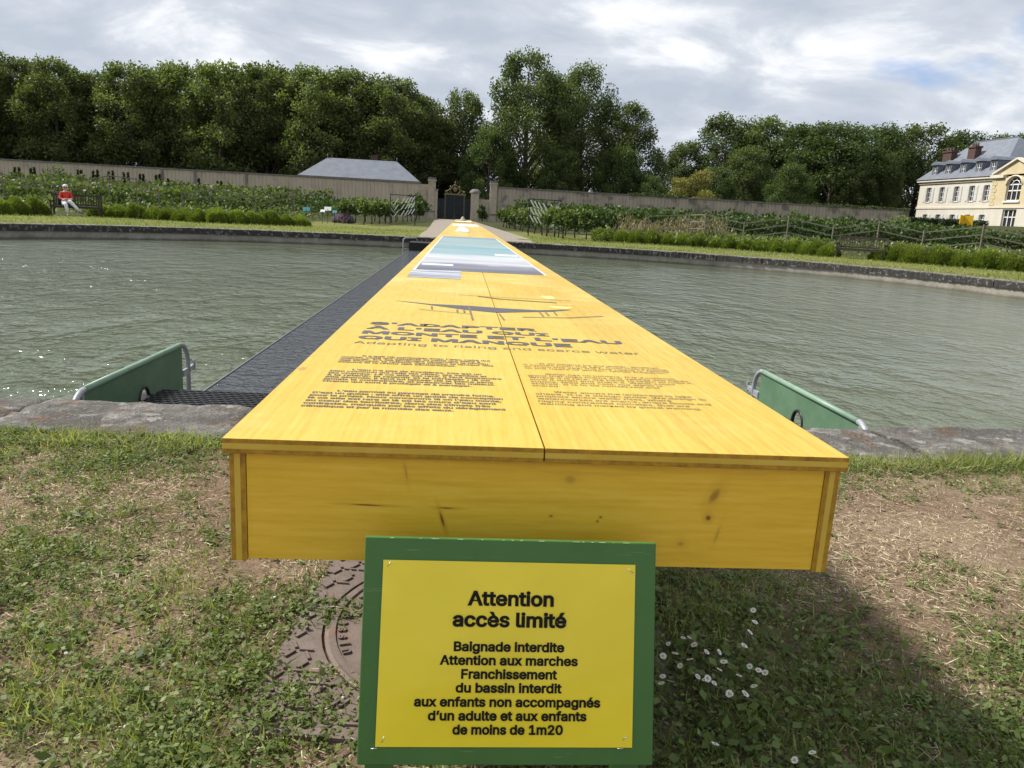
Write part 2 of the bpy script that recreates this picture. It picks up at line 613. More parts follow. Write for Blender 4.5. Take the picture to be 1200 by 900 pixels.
def make_materials():
    M['deck'] = pbr('yellow stained spruce top', fn=wood_fn('y', worn=0.9))
    M['side'] = pbr('yellow stained spruce side', fn=wood_fn('y'))
    M['front'] = pbr('yellow stained spruce front', fn=wood_fn('x', knots=[
        (0.315, 0.647, 0.009, 0.019, 0.5, 0.55), (0.308, 0.604, 0.006, 0.006, 0, 0.9), (0.262, 0.552, 0.008, 0.006, 0, 0.35),
        (-0.306, 0.612, 0.034, 0.0016, 0.02, 1.0), (-0.167, 0.610, 0.016, 0.0016, 0.02, 0.9), (-0.174, 0.588, 0.0028, 0.018, -0.3, 0.9),
        (0.02, 0.60, 0.003, 0.002, 0, 0.9), (0.11, 0.60, 0.0024, 0.002, 0, 0.9), (0.105, 0.592, 0.002, 0.002, 0, 0.9),
        (0.328, 0.572, 0.004, 0.022, 0.25, 0.25), (0.05, 0.67, 0.012, 0.010, 0, 0.3), (-0.24, 0.675, 0.003, 0.02, -0.2, 0.3)], lamella=0.2, shade_lift=1.36))  # front colour is brightened to offset the shade on this face
    M['ply_h'] = pbr('panel edge', fn=ply_fn('z', 0.703, 0.730))
    M['ply_l'] = pbr('left side panel edge', fn=ply_fn('x', -0.541, -0.514))
    M['ply_r'] = pbr('right side panel edge', fn=ply_fn('x', 0.514, 0.541))
    M['dark_wood'] = mottled('dark trestle timber', (0.05, 0.03, 0.02), (0.09, 0.06, 0.035), 12, 0.7)
    M['ink'] = pbr('grey screen print ink', (0.075, 0.075, 0.085), 0.6)
    M['ink_soft'] = pbr('grey brown thin print ink', (0.16, 0.125, 0.08), 0.6)
    M['print_white'] = pbr('white printed band', (0.62, 0.63, 0.66), 0.45)

    def map_fn(g, tc, pos):
        sep = g.n('SeparateXYZ', Vector=tc)
        y = sep.outputs[1]
        st = g.noise(g.vmap(tc, (0.9, 5.2, 1)), 1.0, 5, 0.65)
        st2 = g.noise(g.vmap(tc, (0.7, 1.3, 1), (2, 1, 0)), 2.0, 5, 0.6)
        yy = g.math('ADD', y, g.math('MULTIPLY', g.math('SUBTRACT', st, 0.5), 0.5))
        yy = g.math('ADD', yy, g.math('MULTIPLY', g.math('SUBTRACT', st2, 0.5), 1.1))
        v = g.remap(yy, 3.3, 12.3)
        col = g.ramp(v, [(0.0, (0.25, 0.26, 0.31)), (0.05, (0.33, 0.34, 0.40)), (0.10, (0.19, 0.20, 0.25)), (0.16, (0.27, 0.28, 0.33)),
                         (0.19, (0.80, 0.82, 0.86)), (0.235, (0.62, 0.65, 0.70)), (0.27, (0.85, 0.87, 0.90)), (0.32, (0.70, 0.76, 0.77)),
                         (0.37, (0.30, 0.52, 0.58)), (0.42, (0.42, 0.60, 0.60)), (0.5, (0.24, 0.46, 0.53)), (0.6, (0.42, 0.56, 0.54)),
                         (0.72, (0.36, 0.52, 0.52)), (0.84, (0.42, 0.54, 0.53)), (0.92, (0.28, 0.44, 0.56)), (1.0, (0.17, 0.32, 0.52))])
        return {'Base Color': g.mix(1.0, col, g.mix(g.remap(st, 0.35, 0.65), (0.50, 0.50, 0.52), (0.74, 0.72, 0.72)), 'MULTIPLY'), 'Roughness': 0.45}
    M['map'] = pbr('printed river picture', fn=map_fn)

    def stripe_fn(g, tc, pos):
        st = g.noise(g.vmap(tc, (1.2, 14, 1)), 1.0, 4, 0.6)
        return {'Base Color': g.ramp(st, [(0.3, (0.17, 0.18, 0.23)), (0.5, (0.27, 0.28, 0.33)), (0.62, (0.55, 0.58, 0.64))]), 'Roughness': 0.45}
    M['map_tab'] = pbr('printed grey caption strip', fn=stripe_fn)
    M['plaster'] = mottled('white plaster', (0.62, 0.62, 0.62), (0.8, 0.8, 0.79), 14, 0.7)

    # warning sign
    def green_fn(g, tc, pos):
        n = g.noise(tc, 6, 5, 0.6)
        sc = g.noise(g.vmap(tc, (9, 60, 160), (0, 0, 0), (0, 0.5, 0)), 1.0, 3, 0.6)
        sp = g.vor(tc, 90, 0)
        c = g.mix(g.remap(n, 0.3, 0.7), (0.040, 0.130, 0.022), (0.058, 0.168, 0.032))
        c = g.mix(g.math('MULTIPLY', g.remap(sc, 0.66, 0.72), 0.45), c, (0.22, 0.33, 0.2))
        c = g.mix(g.math('MULTIPLY', g.remap(sp, 0.06, 0.10, 1, 0), 0.6), c, (0.10, 0.25, 0.10))
        return {'Base Color': c, 'Roughness': g.remap(n, 0.3, 0.7, 0.38, 0.55), 'Normal': g.bump(n, 0.12, 0.004)}
    M['sign_green'] = pbr('green board paint', fn=green_fn)
    M['chip'] = mottled('bare wood showing through chipped paint', (0.14, 0.22, 0.11), (0.30, 0.35, 0.22), 60, 0.8)

    def paper_fn(g, tc, pos):
        n = g.noise(tc, 3.5, 3, 0.5)
        return {'Base Color': g.mix(g.remap(n, 0.3, 0.7), (0.80, 0.645, 0.012), (0.86, 0.70, 0.02)), 'Roughness': 0.28, 'Specular IOR Level': 0.5,
                'Normal': g.bump(g.noise(tc, 5, 3, 0.5), 0.35, 0.012)}
    M['paper'] = pbr('laminated yellow paper', fn=paper_fn, coat=0.25)
    M['black'] = pbr('black print', (0.008, 0.007, 0.007), 0.6, spec=0.2)
    M['steel'] = pbr('staple steel', (0.55, 0.56, 0.57), 0.35, 0.9)

    # basin
    def coping_fn(g, tc, pos):
        n1 = g.noise(pos, 2.2, 6, 0.65)
        n2 = g.noise(pos, 14, 6, 0.7)
        n3 = g.noise(pos, 55, 4, 0.7)
        li = g.noise(g.vmap(pos, (1, 1, 1), (4, 7, 2)), 6, 5, 0.7)
        c = g.mix(g.remap(n2, 0.3, 0.7), (0.125, 0.118, 0.107), (0.32, 0.305, 0.278))
        c = g.mix(g.math('MULTIPLY', g.remap(n1, 0.42, 0.56), 0.75), c, (0.085, 0.076, 0.066))
        c = g.mix(g.math('MULTIPLY', g.remap(li, 0.56, 0.62), 0.8), c, (0.42, 0.405, 0.375))
        rust = g.noise(g.vmap(pos, (1, 1, 1), (1, 3, 9)), 5, 5, 0.65)
        c = g.mix(g.math('MULTIPLY', g.remap(rust, 0.54, 0.64), 0.75), c, (0.16, 0.085, 0.04))
        c = g.mix(g.math('MULTIPLY', g.remap(n3, 0.56, 0.68), 0.55), c, (0.45, 0.44, 0.41))
        # weathered black outer drip faces: dark crust with pale lichen spots, on upright faces only
        nz = g.n('SeparateXYZ', Vector=g.n('NewGeometry').outputs['Normal']).outputs[2]
        up = g.math('MAXIMUM', g.remap(nz, 0.35, 0.7), g.remap(g.n('SeparateXYZ', Vector=pos).outputs[2], -0.03, 0.0))
        lic = g.remap(g.noise(pos, 7, 5, 0.65), 0.55, 0.63)
        crust = g.mix(g.math('MULTIPLY', lic, 0.8), (0.052, 0.050, 0.047), (0.27, 0.262, 0.245))
        c = g.mix(up, crust, c)
        return {'Base Color': c, 'Roughness': 0.85, 'Specular IOR Level': 0.25,
                'Normal': g.bump(g.math('ADD', n2, g.math('MULTIPLY', n3, 0.6)), 1.0, 0.05)}
    M['coping'] = pbr('weathered limestone coping', fn=coping_fn)

    def wallring_fn(g, tc, pos):
        n = g.noise(pos, 1.6, 6, 0.65)
        n2 = g.noise(pos, 12, 5, 0.7)
        z = g.n('SeparateXYZ', Vector=pos).outputs[2]
        c = g.mix(g.remap(n, 0.3, 0.7), (0.20, 0.18, 0.15), (0.36, 0.33, 0.28))
        c = g.mix(g.math('MULTIPLY', g.remap(n2, 0.45, 0.7), 0.5), c, (0.10, 0.09, 0.075))
        wet = g.remap(g.math('ADD', z, g.math('MULTIPLY', n, 0.12)), -0.42, -0.34, 1.0, 0.0)
        c = g.mix(g.math('MULTIPLY', wet, 0.75), c, (0.055, 0.055, 0.04))
        return {'Base Color': c, 'Roughness': 0.8, 'Normal': g.bump(n2, 0.4, 0.01)}
    M['basin_wall'] = pbr('limestone basin wall', fn=wallring_fn)

    def water_fn(g, tc, pos):
        p = g.vmap(pos, (1.0, 1.25, 1), (0, 0, 0), (0, 0, 0.35))
        a = g.noise(p, 3.6, 3, 0.55, 0.25)
        b = g.noise(g.vmap(p, (1, 1, 1), (3, 5, 0)), 8.0, 3, 0.55, 0.3)
        c = g.noise(g.vmap(p, (1, 1, 1), (7, 1, 0)), 22.0, 2, 0.5)
        wind = g.remap(g.noise(pos, 0.16, 3, 0.5), 0.35, 0.62, 0.5, 1.15)
        wind = g.math('MULTIPLY', wind, g.remap(g.n('SeparateXYZ', Vector=pos).outputs[1], 18.0, 32.0, 1.0, 0.22))
        wind = g.math('MULTIPLY', wind, g.remap(g.n('SeparateXYZ', Vector=pos).outputs[0], 0.0, 8.0, 1.0, 0.6))
        big = g.noise(g.vmap(pos, (1.3, 1.1, 1), (1, 9, 0), (0, 0, -0.1)), 1.0, 3, 0.6, 0.3)
        gust = g.remap(g.noise(g.vmap(pos, (1.9, 1.1, 1), (6, 2, 0)), 1.0, 3, 0.6), 0.36, 0.64, 0.4, 1.4)
        wind = g.math('MULTIPLY', wind, gust)
        h = g.math('ADD', g.math('ADD', g.math('MULTIPLY', a, 1.1), g.math('MULTIPLY', b, 0.55)), g.math('MULTIPLY', c, 0.30))
        h = g.math('ADD', h, g.math('MULTIPLY', big, 1.15))
        h = g.math('MULTIPLY', h, wind)
        t = g.noise(pos, 0.35, 3, 0.5)
        return {'Base Color': g.mix(t, (0.085, 0.105, 0.060), (0.118, 0.136, 0.086)), 'Roughness': 0.07, 'IOR': 1.5, 'Specular IOR Level': 0.5,
                'Normal': g.bump(h, 1.0, 0.056)}
    M['water'] = pbr('rippled pond water', fn=water_fn)

    def walk_fn(g, tc, pos):
        p = g.vmap(pos, (1.0, 1.3, 1), (0, 0, 0), (0, 0, 0.6))
        b = g.noise(p, 7.0, 3, 0.55, 0.3)
        c = g.noise(p, 18.0, 2, 0.5)
        return {'Base Color': (0.045, 0.048, 0.055), 'Roughness': 0.05, 'IOR': 1.55,
                'Normal': g.bump(g.math('ADD', b, g.math('MULTIPLY', c, 0.3)), 1.0, 0.034)}
    M['wet_deck'] = pbr('black wet walkway under a film of water', fn=walk_fn)
    M['edge_metal'] = pbr('walkway edge strip', (0.16, 0.17, 0.175), 0.5, 0.3)
    M['black_gloss'] = mottled('black steel and stair shade', (0.010, 0.010, 0.010), (0.02, 0.02, 0.02), 8, 0.5)
    M['rubber'] = mottled('black rubber', (0.012, 0.012, 0.013), (0.03, 0.03, 0.032), 30, 0.42)
    M['galv'] = mottled('galvanised steel tube', (0.22, 0.24, 0.25), (0.34, 0.36, 0.38), 20, 0.4, spec=0.6)
    M['tube_green'] = mottled('pale green tube paint', (0.17, 0.28, 0.20), (0.23, 0.34, 0.255), 12, 0.4, 0.05)
    M['barrier_green'] = mottled('green barrier sheet', (0.075, 0.15, 0.085), (0.115, 0.20, 0.125), 4, 0.5, 0.05)
    M['white_steel'] = pbr('white painted steel', (0.7, 0.71, 0.72), 0.4)
    M['grey_steel'] = pbr('pale grey steel', (0.34, 0.35, 0.36), 0.45)

    # ground
    def soil_fn(g, tc, pos):
        n = g.noise(pos, 1.7, 6, 0.6)
        n2 = g.noise(pos, 26, 6, 0.7)
        n3 = g.noise(pos, 120, 4, 0.7)
        zone = g.n('Attribute', _attribute_name='zone').outputs['Fac']
        soil = g.mix(g.remap(n2, 0.3, 0.7), (0.108, 0.070, 0.047), (0.25, 0.172, 0.118))
        soil = g.mix(g.math('MULTIPLY', g.remap(n3, 0.5, 0.7), 0.6), soil, (0.42, 0.335, 0.225))
        soil = g.mix(g.math('MULTIPLY', g.remap(n, 0.5, 0.65), 0.5), soil, (0.36, 0.275, 0.185))
        m1 = g.noise(pos, 0.55, 5, 0.6)
        m2 = g.noise(pos, 5, 5, 0.65)
        lawn = g.mix(g.remap(m1, 0.35, 0.65), (0.125, 0.140, 0.035), (0.20, 0.185, 0.07))
        lawn = g.mix(g.math('MULTIPLY', g.remap(m2, 0.35, 0.7), 0.6), lawn, (0.10, 0.125, 0.030))
        bed = g.mix(g.remap(n2, 0.3, 0.7), (0.03, 0.04, 0.016), (0.075, 0.075, 0.03))
        c = g.mix(g.remap(zone, 0.0, 1.0), soil, lawn)
        c = g.mix(g.remap(zone, 1.0, 2.0), c, bed)
        return {'Base Color': c, 'Roughness': 0.95, 'Specular IOR Level': 0.1,
                'Normal': g.bump(g.math('ADD', n2, g.math('MULTIPLY', n3, 0.6)), 0.8, 0.02)}
    M['ground'] = pbr('soil and lawn', fn=soil_fn)
    M['gravel'] = mottled('gravel path', (0.18, 0.155, 0.125), (0.32, 0.28, 0.225), 9, 0.95, 0.5, 0.01, world=True)

    def iron_fn(g, tc, pos):
        n = g.noise(tc, 14, 6, 0.7)
        n2 = g.noise(tc, 70, 3, 0.6)
        r = g.noise(g.vmap(tc, (1, 1, 1), (4, 2, 0)), 7, 5, 0.65)
        c = g.mix(g.remap(n, 0.3, 0.7), (0.118, 0.088, 0.072), (0.195, 0.150, 0.124))
        c = g.mix(g.math('MULTIPLY', g.remap(r, 0.6, 0.7), 0.6), c, (0.20, 0.085, 0.045))
        return {'Base Color': c, 'Roughness': 0.68, 'Metallic': 0.15, 'Normal': g.bump(n2, 0.35, 0.004)}
    M['iron'] = pbr('weathered cast iron', fn=iron_fn)

    # plants
    M['grass'] = leaf_mat('grass blades', (0.068, 0.098, 0.020), (0.165, 0.200, 0.052), (0.39, 0.37, 0.17), 0.35)
    M['weed'] = leaf_mat('weed leaves', (0.058, 0.090, 0.022), (0.135, 0.182, 0.050), (0.28, 0.32, 0.125), 0.3, 0.5, spec=0.2)
    M['straw'] = leaf_mat('dry straw', (0.32, 0.245, 0.145), (0.54, 0.44, 0.28), (0.74, 0.65, 0.47), 0.15, 0.7, 0.0)
    M['tree_a'] = leaf_mat('plane tree leaves', (0.048, 0.064, 0.024), (0.098, 0.122, 0.042), (0.19, 0.21, 0.08), 0.38, vary=0.28)
    M['tree_b'] = leaf_mat('poplar leaves', (0.048, 0.068, 0.026), (0.098, 0.126, 0.046), (0.195, 0.225, 0.09), 0.38, vary=0.25)
    M['tree_c'] = leaf_mat('dark oak leaves', (0.030, 0.048, 0.016), (0.060, 0.088, 0.026), (0.115, 0.145, 0.045), 0.34, vary=0.28)
    M['yellow_bush'] = leaf_mat('olive yellow bush leaves', (0.11, 0.10, 0.03), (0.20, 0.18, 0.055), (0.32, 0.28, 0.10), 0.3)
    M['pale_bush'] = leaf_mat('pale green bush leaves', (0.07, 0.11, 0.03), (0.14, 0.19, 0.06), (0.26, 0.30, 0.13), 0.3)
    M['vine'] = leaf_mat('vine leaves', (0.040, 0.068, 0.018), (0.095, 0.130, 0.038), (0.25, 0.27, 0.12), 0.3)
    M['hedge'] = leaf_mat('dark hedge leaves', (0.022, 0.042, 0.012), (0.045, 0.075, 0.020), (0.11, 0.15, 0.045), 0.25)
    M['lavender'] = leaf_mat('lavender foliage', (0.075, 0.105, 0.018), (0.14, 0.18, 0.03), (0.23, 0.265, 0.06), 0.3)
    M['purple'] = leaf_mat('lavender blossom', (0.16, 0.10, 0.22), (0.28, 0.18, 0.34), (0.42, 0.32, 0.46), 0.2)
    M['rusty'] = leaf_mat('rusty seed heads', (0.11, 0.10, 0.06), (0.19, 0.15, 0.10), (0.30, 0.245, 0.185), 0.25)
    M['yew'] = leaf_mat('yew needles', (0.022, 0.036, 0.016), (0.036, 0.056, 0.024), (0.06, 0.085, 0.036), 0.15)
    M['bark'] = mottled('bark', (0.05, 0.042, 0.032), (0.12, 0.105, 0.085), 3, 0.9, 0.5, 0.03)
    M['petal'] = pbr('white petals', (0.80, 0.80, 0.78), 0.6)
    M['pollen'] = pbr('yellow flower disc', (0.65, 0.42, 0.02), 0.7)
    M['stem'] = pbr('green stem', (0.08, 0.13, 0.03), 0.6)
    M['pebble'] = mottled('pale pebble', (0.40, 0.38, 0.34), (0.62, 0.60, 0.56), 40, 0.7)

    # buildings
    def striped_fn(c1, c2, stain, period):
        def fn(g, tc, pos):
            sep = g.n('SeparateXYZ', Vector=pos)
            w = g.noise(pos, 0.5, 2, 0.5)
            s = g.math('FRACT', g.math('DIVIDE', g.math('ADD', sep.outputs[0], g.math('MULTIPLY', w, 0.12)), period))
            line = g.remap(g.math('ABSOLUTE', g.math('SUBTRACT', s, 0.5)), 0.36, 0.46)
            n = g.noise(pos, 0.7, 6, 0.65)
            n2 = g.noise(g.vmap(pos, (1, 1, 0.25)), 1.4, 6, 0.65)
            c = g.mix(g.remap(n2, 0.3, 0.7), c1, c2)
            c = g.mix(g.math('MULTIPLY', g.math('MULTIPLY', line, 0.65), g.remap(g.noise(pos, 0.9, 3, 0.6), 0.3, 0.65)), c, tuple(0.42 * v for v in c1))
            c = g.mix(g.math('MULTIPLY', g.remap(n, 0.52, 0.64), stain), c, (0.085, 0.075, 0.062))
            return {'Base Color': c, 'Roughness': 0.9, 'Specular IOR Level': 0.15}
        return fn
    M['wall_left'] = pbr('striped garden wall plaster', fn=striped_fn((0.42, 0.355, 0.265), (0.52, 0.445, 0.335), 0.2, 0.42))
    M['wall_right'] = pbr('stained garden wall plaster', fn=striped_fn((0.31, 0.265, 0.21), (0.42, 0.365, 0.29), 0.65, 0.42))
    M['pillar'] = mottled('stone pillar', (0.33, 0.28, 0.21), (0.45, 0.39, 0.30), 3, 0.85, 0.3)
    M['cap_stone'] = mottled('grey coping stone', (0.12, 0.11, 0.10), (0.24, 0.22, 0.20), 2, 0.9, 0.3)
    M['slate'] = mottled('blue grey slate', (0.125, 0.14, 0.17), (0.18, 0.195, 0.225), 1.2, 0.5, 0.15, 0.01)

    def cream_fn(g, tc, pos):
        n = g.noise(g.vmap(tc, (1, 1, 0.3)), 1.1, 6, 0.65)
        z = g.n('SeparateXYZ', Vector=tc).outputs[2]
        s = g.math('FRACT', g.math('DIVIDE', z, 0.42))
        j = g.remap(g.math('ABSOLUTE', g.math('SUBTRACT', s, 0.5)), 0.44, 0.49)
        c = g.mix(g.remap(n, 0.3, 0.7), (0.52, 0.485, 0.41), (0.62, 0.585, 0.50))
        return {'Base Color': g.mix(g.math('MULTIPLY', j, 0.25), c, (0.36, 0.32, 0.25)), 'Roughness': 0.85, 'Specular IOR Level': 0.2}
    M['cream'] = pbr('cream limestone ashlar', fn=cream_fn)
    M['ochre'] = mottled('ochre lime render', (0.50, 0.42, 0.26), (0.58, 0.49, 0.31), 1.5, 0.85, 0.15)
    M['trim'] = mottled('pale stone trim', (0.55, 0.50, 0.41), (0.65, 0.60, 0.50), 2, 0.8, 0.15)
    M['shutter'] = mottled('grey white shutter paint', (0.50, 0.50, 0.48), (0.58, 0.58, 0.56), 6, 0.6, 0.1)
    M['white_paint'] = pbr('white joinery paint', (0.75, 0.75, 0.74), 0.45)
    M['glass'] = pbr('dark window glass', (0.035, 0.035, 0.035), 0.08)
    M['brick'] = mottled('red brick', (0.062, 0.037, 0.031), (0.105, 0.062, 0.052), 5, 0.85, 0.3)
    M['gate_iron'] = mottled('black gate iron', (0.012, 0.016, 0.02), (0.03, 0.04, 0.045), 3, 0.45)
    M['gold'] = pbr('dulled gilding', (0.17, 0.135, 0.06), 0.5, 0.3)
    M['bronze'] = pbr('dark bronze paint', (0.06, 0.05, 0.035), 0.5)
    M['old_timber'] = mottled('grey weathered timber', (0.13, 0.115, 0.085), (0.24, 0.215, 0.165), 9, 0.85)
    M['bench_wood'] = mottled('dark weathered bench timber', (0.035, 0.029, 0.022), (0.075, 0.063, 0.047), 9, 0.75)
    M['yellow_sign'] = mottled('yellow painted panel', (0.68, 0.40, 0.008), (0.74, 0.46, 0.015), 2, 0.5, 0.05)
    M['teal'] = pbr('teal plant plate', (0.05, 0.25, 0.28), 0.4)
    M['white_plate'] = pbr('white plant plate', (0.75, 0.76, 0.78), 0.4)

    # person
    M['skin'] = pbr('skin', (0.52, 0.32, 0.23), 0.55)
    M['red_cloth'] = mottled('red jacket cloth', (0.48, 0.035, 0.02), (0.58, 0.055, 0.03), 14, 0.8, 0.3)
    M['white_cloth'] = mottled('white trouser cloth', (0.66, 0.66, 0.67), (0.76, 0.76, 0.77), 10, 0.8, 0.3)
    M['navy'] = mottled('navy cloth', (0.015, 0.018, 0.035), (0.03, 0.034, 0.06), 10, 0.8)
    M['hair'] = mottled('white hair', (0.62, 0.60, 0.55), (0.78, 0.76, 0.72), 20, 0.7)
    M['lens'] = pbr('dark sunglasses', (0.01, 0.01, 0.01), 0.15)
    M['shoe'] = pbr('tan sandal leather', (0.20, 0.13, 0.08), 0.6)


make_materials()


# ------------------------------------------------------------------ ground, path, basin, water
def build_ground():
    n = 360
    X, Y, NX, NY = rim_curve(n)
    offs = [0.5, 0.62, 0.9, 1.4, 2.0, 2.6, 3.4, 4.5, 6, 8, 10.5, 13.5, 17, 21, 26, 32, 38, 45, 52, 60, 70, 85, 110, 150, 230, 400, 800, 1600, 3000]
    V, Z = [], []
    for o in offs:
        x, y = X + NX * o, Y + NY * o
        z = gz(x, y)
        if 0.6 < o < 5:
            z = z + (fbm(x, y, 1.3, 5) - 0.5) * 0.03
        z = z - 0.006 * (1 - sstep(y, 9, 14)) * (1 - sstep(o, 1.0, 2.2))
        if o <= 0.5:
            z = z - 0.06
        V.append(np.stack([x, y, z], 1))
        far = sstep(y, 9, 14)
        bedstart = np.where(x < 0, 6.5, 4.6)
        lawn = 1 - sstep(o, bedstart, bedstart + 1.5)
        pathside = (np.abs(x + 0.5) < 9) & (y > 30) & (y < 52)
        bed = np.where(pathside, 1.0, 2.0 - lawn)
        Z.append(far * bed)
    V = np.concatenate(V)
    Z = np.concatenate(Z)
    k = np.arange(n)
    Q = np.concatenate([np.stack([a * n + k, a * n + (k + 1) % n, (a + 1) * n + (k + 1) % n, (a + 1) * n + k], 1) for a in range(len(offs) - 1)])
    o = np_mesh('ground', V, Q[:, ::-1], M['ground'], smooth=True)
    a = o.data.attributes.new('zone', 'FLOAT', 'POINT')
    a.data.foreach_set('value', Z.astype(np.float32))
    tag(o, kind='structure')
    # gravel path from the basin to the gate
    pts = [(-1.9, 3.3, 35.6), (-1.9, 3.3, 38), (-1.95, 3.2, 45), (-2.3, 2.6, 60), (-2.7, 1.6, 78), (-2.8, 1.2, 93), (-2.8, 1.2, 120)]
    vs, fs = [], []
    for i, (a0, b0, y) in enumerate(pts):
        for j in range(9):
            x = a0 + (b0 - a0) * j / 8
            vs.append((x, y, gzf(x, y) + 0.012 + 0.012 * math.sin(PI * j / 8)))
    for i in range(len(pts) - 1):
        for j in range(8):
            q = i * 9 + j
            fs.append((q, q + 1, q + 10, q + 9))
    tag(MB().add(vs, fs, 0, True).build('path', M['gravel']), kind='structure')


def build_basin():
    root = thing('stone_basin', 'oval stone rimmed basin filled with grey green rippled water', 'basin', (CX, CY, 0))
    n = 352
    X, Y, NX, NY = rim_curve(n)
    mb = MB()
    prof = [(0.05, -0.21), (0.05, -0.45), (0.045, -0.6), (0.05, -1.3)]
    vs, fs = [], []
    for o, z in prof:
        for i in range(n):
            vs.append((X[i] + NX[i] * o, Y[i] + NY[i] * o, z))
    for a in range(len(prof) - 1):
        for i in range(n):
            j = (i + 1) % n
            fs.append((a * n + i, (a + 1) * n + i, (a + 1) * n + j, a * n + j))
    mb.add(vs, fs, 0, True)
    mb.build('basin_wall', M['basin_wall'], root, world=True)
    # coping stones, each a block with an eroded, uneven top
    ns = 88
    per = n // ns
    rng = np.random.default_rng(5)
    fine = rim_curve(n * 4)
    for s in range(ns):
        i0 = s * per * 4
        nu, nv = 16, 12
        W0 = rng.uniform(0.60, 0.66)
        top = rng.uniform(0.004, 0.014)
        near = fine[1][i0] < 9
        V = np.zeros((nv, nu + 1, 3))
        for u in range(nu + 1):
            q = (i0 + u) % (n * 4)
            ux = u / nu
            px, py, nx, ny = fine[0][q], fine[1][q], fine[2][q], fine[3][q]
            tx, ty = -ny, nx
            gap = 0.003
            sh = gap if u == 0 else (-gap if u == nu else 0)
            for v in range(nv):
                f = v / (nv - 1)
                o = -0.01 + f * W0
                V[v, u] = (px + nx * o + tx * sh, py + ny * o + ty * sh, 0)
        xs, ys = V[..., 0], V[..., 1]
        rough = (fbm(xs, ys, 11, 2, 4) - 0.5) * 0.034 + (fbm(xs, ys, 2.2, 3) - 0.5) * 0.012
        edge = np.minimum(np.minimum(np.arange(nv)[:, None] / 1.0, (nv - 1 - np.arange(nv))[:, None] / 1.0),
                          np.minimum(np.arange(nu + 1)[None] / 1.0, (nu - np.arange(nu + 1))[None] / 1.0))
        V[..., 2] = top + rough - 0.009 * (edge < 0.5) * rng.uniform(0.2, 1.6, edge.shape)
        V[0, :, 0] += fine[2][[(i0 + u) % (n * 4) for u in range(nu + 1)]] * rng.uniform(-0.01, 0.03, nu + 1)
        V[0, :, 1] += fine[3][[(i0 + u) % (n * 4) for u in range(nu + 1)]] * rng.uniform(-0.01, 0.03, nu + 1)
        vs = [tuple(p) for p in V.reshape(-1, 3)]
        w = nu + 1
        fs = [(v * w + u, (v + 1) * w + u, (v + 1) * w + u + 1, v * w + u + 1) for v in range(nv - 1) for u in range(nu)]
        loop = [u for u in range(w)] + [v * w + nu for v in range(1, nv)] + [(nv - 1) * w + u for u in range(nu - 1, -1, -1)] + [v * w for v in range(nv - 2, 0, -1)]
        b0 = len(vs)
        for q in loop:
            vs.append((vs[q][0], vs[q][1], -0.225))
        for k2 in range(len(loop)):
            k3 = (k2 + 1) % len(loop)
            fs.append((loop[k2], loop[k3], b0 + k3, b0 + k2))
        fs.append(tuple(b0 + k2 for k2 in range(len(loop)))[::-1])
        o = MB()
        o.add(vs, fs, 0, False)
        o.s[:nu * (nv - 1)] = [True] * (nu * (nv - 1))
        o.build('coping_stone', M['coping'], root, world=True)
    # water sheet
    Xw, Yw, nx, ny = rim_curve(180)
    vs = [(CX, CY, -0.5)] + [(Xw[i] + nx[i] * 0.08, Yw[i] + ny[i] * 0.08, -0.5) for i in range(180)]
    tag(MB().add(vs, [(0, 1 + i, 1 + (i + 1) % 180) for i in range(180)], 0, True).build('water', M['water']), kind='structure')


# ------------------------------------------------------------------ walkway in the water, barriers, handrail
WX0, WX1 = -2.17, 2.41


def build_walkway():
    root = thing('sunken_walkway', 'black sunken walkway crossing the basin under a film of water', 'walkway', (CX, 5, -0.5))
    mb = MB().box(WX0 + 0.03, WX1 - 0.03, 5.3, 33.0, -0.75, -0.488)
    mb.build('deck_plate', M['wet_deck'], root, world=True)
    for x in (WX0, WX1):
        MB().box(x + 0.008, x + 0.022, 5.3, 33.0, -0.75, -0.480).build('edge_strip', M['edge_metal'], root, world=True)
    MB().box(WX0, WX1, 4.34, 5.29, -0.8, -0.20).build('landing', M['black_gloss'], root, world=True)
    MB().box(WX0, WX1, 33.05, 34.9, -0.8, -0.16).build('landing', M['black_gloss'], root, world=True)  # black block stands in for the shade inside the far stair opening
    # perforated rubber mat on the near landing
    mat = MB()
    z0, z1 = -0.198, -0.168
    x0, x1, y0, y1 = -2.0, -0.2, 4.40, 5.30
    nx, ny = 36, 18
    dx, dy = (x1 - x0) / nx, (y1 - y0) / ny
    b = 0.011
    for j in range(ny + 1):
        mat.box(x0 - b, x1 + b, y0 + j * dy - b, y0 + j * dy + b, z0, z1)
    for i in range(nx + 1):
        for j in range(ny):
            sh = dx / 2 if j % 2 else 0
            if i == nx and sh: continue
            mat.box(x0 + i * dx + sh - b, x0 + i * dx + sh + b, y0 + j * dy + b, y0 + (j + 1) * dy - b, z0, z1 + 0.004)
    mat.build('rubber_mat', M['rubber'], root, world=True)


